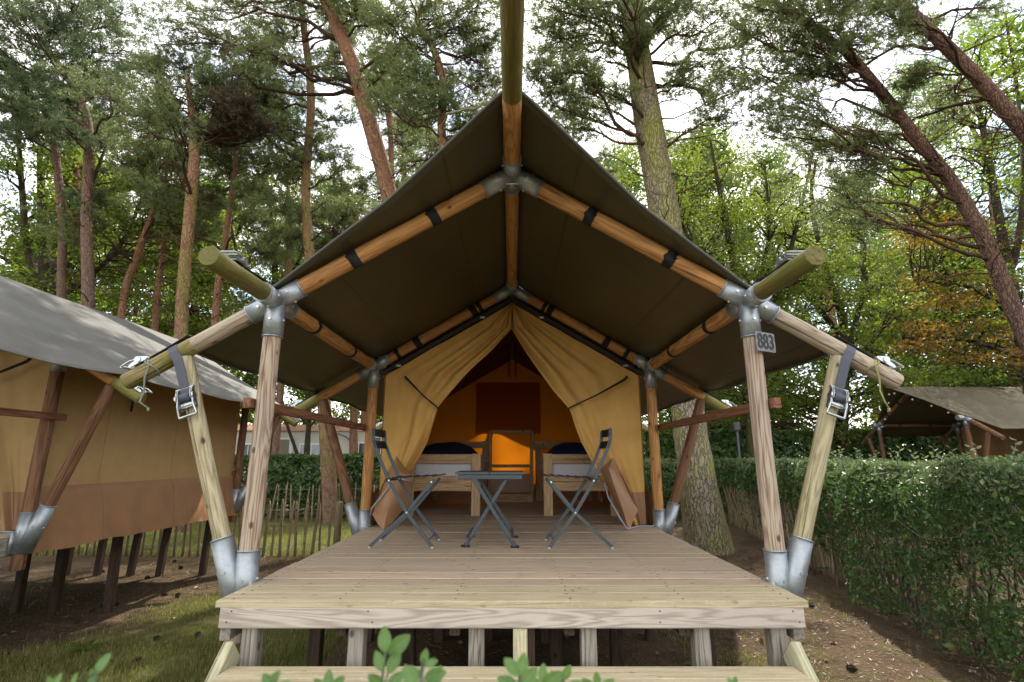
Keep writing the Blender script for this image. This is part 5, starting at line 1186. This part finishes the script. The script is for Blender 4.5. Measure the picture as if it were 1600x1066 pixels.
pts = scatter(700, lit); n = len(pts); Nn = unit(rng.normal(size=(n, 3)) * .4 + np.array([0, 0, 1.])); V, Fc = leaves6(pts + np.array([0, 0, .014]), np.cross(Nn, rdir(n)), Nn, rng.uniform(.03, .07, n), rng.uniform(.02, .04, n)); r = rng.random(n)
tag(link('dead_leaves', mesh_np('dead_leaves', V, Fc, ['litter'], rnd=np.concatenate([r, r]))), 'scattered dry brown leaves lying on the pine litter', 'leaves', None, 'stuff')
mb = MB(); random.seed(8)
for x, y, z in scatter(170, lit):
    a = random.uniform(0, 6.28); L = random.uniform(.06, .3); mb.tube(wig((x, y, z + .01), (x + math.cos(a) * L, y + math.sin(a) * L, z + .014), 4, .15), [.004, .0035, .003, .003, .002], 4)
tag(mb.build('fallen_twigs', ['twig_dead']), 'thin fallen twigs strewn over the pine litter', 'twigs', None, 'stuff')
mb = MB()
for k in range(7):      # pine cone: stacked scales
    z = .006 + k * .0075; r = .019 * math.sin(math.pi * (k + 1.3) / 8.6)
    for j in range(7):
        a = j * 6.283 / 7 + k * .45; d = Vector((math.cos(a), math.sin(a), 0)); s_ = Vector((-d.y, d.x, 0)) * .007; c = Vector((0, 0, z))
        mb.add([c - s_ * .5, c + s_ * .5, c + d * (r + .006) + s_ * .6 + Vector((0, 0, .006)), c + d * (r + .006) - s_ * .6 + Vector((0, 0, .006))], [(0, 1, 2, 3)])
mb.tube([(0, 0, 0), (0, 0, .02), (0, 0, .045), (0, 0, .058)], [.006, .013, .010, .002], 7)
c0 = mb.build('pine_cone', ['cone']); first = True
for x, y in ((206, 985 + 53), (115, 975), (140, 957), (120, 968), (168, 946), (176, 948), (262, 931), (280, 936), (305, 1000), (225, 904), (269, 880), (280, 889), (164, 894), (1273, 950), (1340, 1050), (250, 1000)):
    p = PZ(x, y, 0.); o = c0 if first else c0.copy()
    if not first: C.objects.link(o)
    first = False; s = random.uniform(.85, 1.2); o.matrix_basis = Matrix.Translation((p.x, p.y, gz(p.x, p.y) + .014)) @ Matrix.Rotation(random.uniform(0, 6.28), 4, 'Z') @ Matrix.Rotation(1.45, 4, 'X') @ Matrix.Diagonal((s, s, s, 1)); tag(o, 'dark open pine cone lying on the ground', 'pine cone', 'pine cones on the ground')
def rosette(x, y, label, n=7, L=.13):
    p = PZ(x, y, 0.); p.z = gz(p.x, p.y); t_ = thing('weed', p, label, 'plant')
    for k in range(n):
        a = k * 2.4; d = Vector((math.cos(a), math.sin(a), 0)); s_ = Vector((-d.y, d.x, 0)); mb = MB(); V = []; el = random.uniform(.25, .9); m_ = 6; LL = L * random.uniform(.7, 1.1)
        for i in range(m_ + 1):
            f = i / m_; c = p + d * LL * f + Vector((0, 0, LL * (el * f - el * .75 * f * f) + .006)); wv = .018 * math.sin(math.pi * min(.98, .1 + .9 * f)) + .001
            V += [c - s_ * wv + Vector((0, 0, .006)), c, c + s_ * wv + Vector((0, 0, .006))]
        mb.add(V, [q for i in range(m_) for q in ((3 * i, 3 * i + 1, 3 * i + 4, 3 * i + 3), (3 * i + 1, 3 * i + 2, 3 * i + 5, 3 * i + 4))]); mb.build('leaf', ['leaf_light'], t_, None, True)
rosette(132, 1020, 'green weed rosette growing in the grass below the grey roofed tent', 8, .15)
rosette(1400, 960, 'small green weed at the foot of the clipped hedge', 5, .09)
rosette(1083, 1042, 'small green weed showing under the deck fascia', 6, .07)
rosette(1345, 920, 'leafy seedling beside the clipped hedge and foot bracket', 6, .08)

# shrub right below the camera: stems and single leaves ----------------------------
shr = thing('shrub', (.0, .56, 0), 'fresh green shrub tips with round leaves in front of the steps', 'shrub')
LM = []
for k in range(3):
    V = []; m_ = 8
    for i in range(m_ + 1):
        f = i / m_; wv = .5 * (math.sin(math.pi * min(.985, .02 + f * .965)) ** .75) * (.62 - .1 * f) + .004; zz = -.10 * f * f + .02 * math.sin(f * 6 + k); V += [(f, -wv, zz + .10 * wv), (f, -wv * .5, zz + .02), (f, 0, zz - .015), (f, wv * .5, zz + .02), (f, wv, zz + .10 * wv)]
    Fq = np.array([(5 * i + j, 5 * i + j + 1, 5 * i + j + 6, 5 * i + j + 5) for i in range(m_) for j in range(4)])
    LM.append(mesh_np('leaf', np.array(V), Fq, ['shrub_leaf'], smooth=True, rnd=rng.random(len(Fq)) * .2 + k * .35))
random.seed(21)
def sprig(bx, tx, ty, Y, lv, sway=0.):
    """stem from the ground to the tip pixel, leaves given as (pixel x, y, angle deg, length px)"""
    tip_ = P(tx, ty, Y); b = Vector((bx, Y + .03, -.03)); mid = b.lerp(tip_, .6) + Vector((random.uniform(-.05, .05), .02, 0)); pth = [Vector(q[:3]) for q in smooth_path([(*b, 0), (*mid, 0), (*tip_, 0)], 7)]
    mb = MB(); mb.tube(pth, [lerp(.006, .0013, i / (len(pth) - 1)) for i in range(len(pth))], 6); mb.build('stem', ['hedge_top'], shr, None, True)
    for (x, y, an, ln) in lv:
        a = math.radians(an); p0 = P(x, y, Y + random.uniform(-.02, .02)); s = ln * .80 * depth(p0) / F; ax = Vector((math.cos(a), random.uniform(-.25, .25), math.sin(a))).normalized(); nz = Vector((random.uniform(-.35, .35), -1, random.uniform(-.1, .6))); nz = (nz - ax * nz.dot(ax)).normalized(); yy = nz.cross(ax)
        M = Matrix(((ax.x * s, yy.x * s, nz.x * s, p0.x), (ax.y * s, yy.y * s, nz.y * s, p0.y), (ax.z * s, yy.z * s, nz.z * s, p0.z), (0, 0, 0, 1)))
        link('leaf', random.choice(LM), shr, M)
        # petiole joins the stem
        q = min(pth, key=lambda v: (v - p0).length); mb = MB(); mb.tube([q, q.lerp(p0, .5), p0], .0011, 4); mb.build('leaf_stalk', ['hedge_top'], shr)
sprig(-.13, 602, 1020, .56, [(602, 1020, 98, 46), (606, 1022, 38, 52), (598, 1048, 122, 38), (606, 1052, 62, 44), (600, 1075, 140, 40), (604, 1078, 45, 42)])
sprig(-.10, 662, 1030, .50, [(660, 1038, 75, 28), (664, 1040, 20, 26), (658, 1056, 160, 40), (664, 1058, 15, 44), (648, 1078, 120, 48), (668, 1080, 60, 50)])
sprig(.01, 812, 1052, .55, [(812, 1056, 135, 42), (814, 1056, 80, 40), (812, 1075, 45, 48), (810, 1078, 150, 46)])
sprig(.03, 846, 1062, .58, [(846, 1068, 80, 34), (848, 1072, 30, 46), (844, 1074, 150, 40)])
sprig(.06, 880, 1058, .60, [(880, 1062, 60, 30), (878, 1072, 130, 34), (884, 1078, 20, 40)])
sprig(.10, 934, 1070, .60, [(934, 1074, 95, 28), (930, 1080, 140, 32), (938, 1082, 40, 36)])
sprig(-.22, 425, 1066, .50, [(420, 1074, 60, 34), (426, 1078, 120, 36), (430, 1080, 30, 34)])
sprig(-.19, 515, 1066, .56, [(512, 1078, 95, 34), (518, 1080, 50, 36), (508, 1082, 140, 34)])
sprig(-.36, 150, 1052, .50, [(148, 1054, 62, 42), (110, 1074, 75, 26), (146, 1076, 120, 36)])
sprig(-.40, 82, 1068, .48, [(80, 1078, 70, 30), (86, 1080, 120, 32)])
sprig(.22, 1148, 1070, .56, [(1146, 1076, 70, 22), (1150, 1080, 120, 26)])
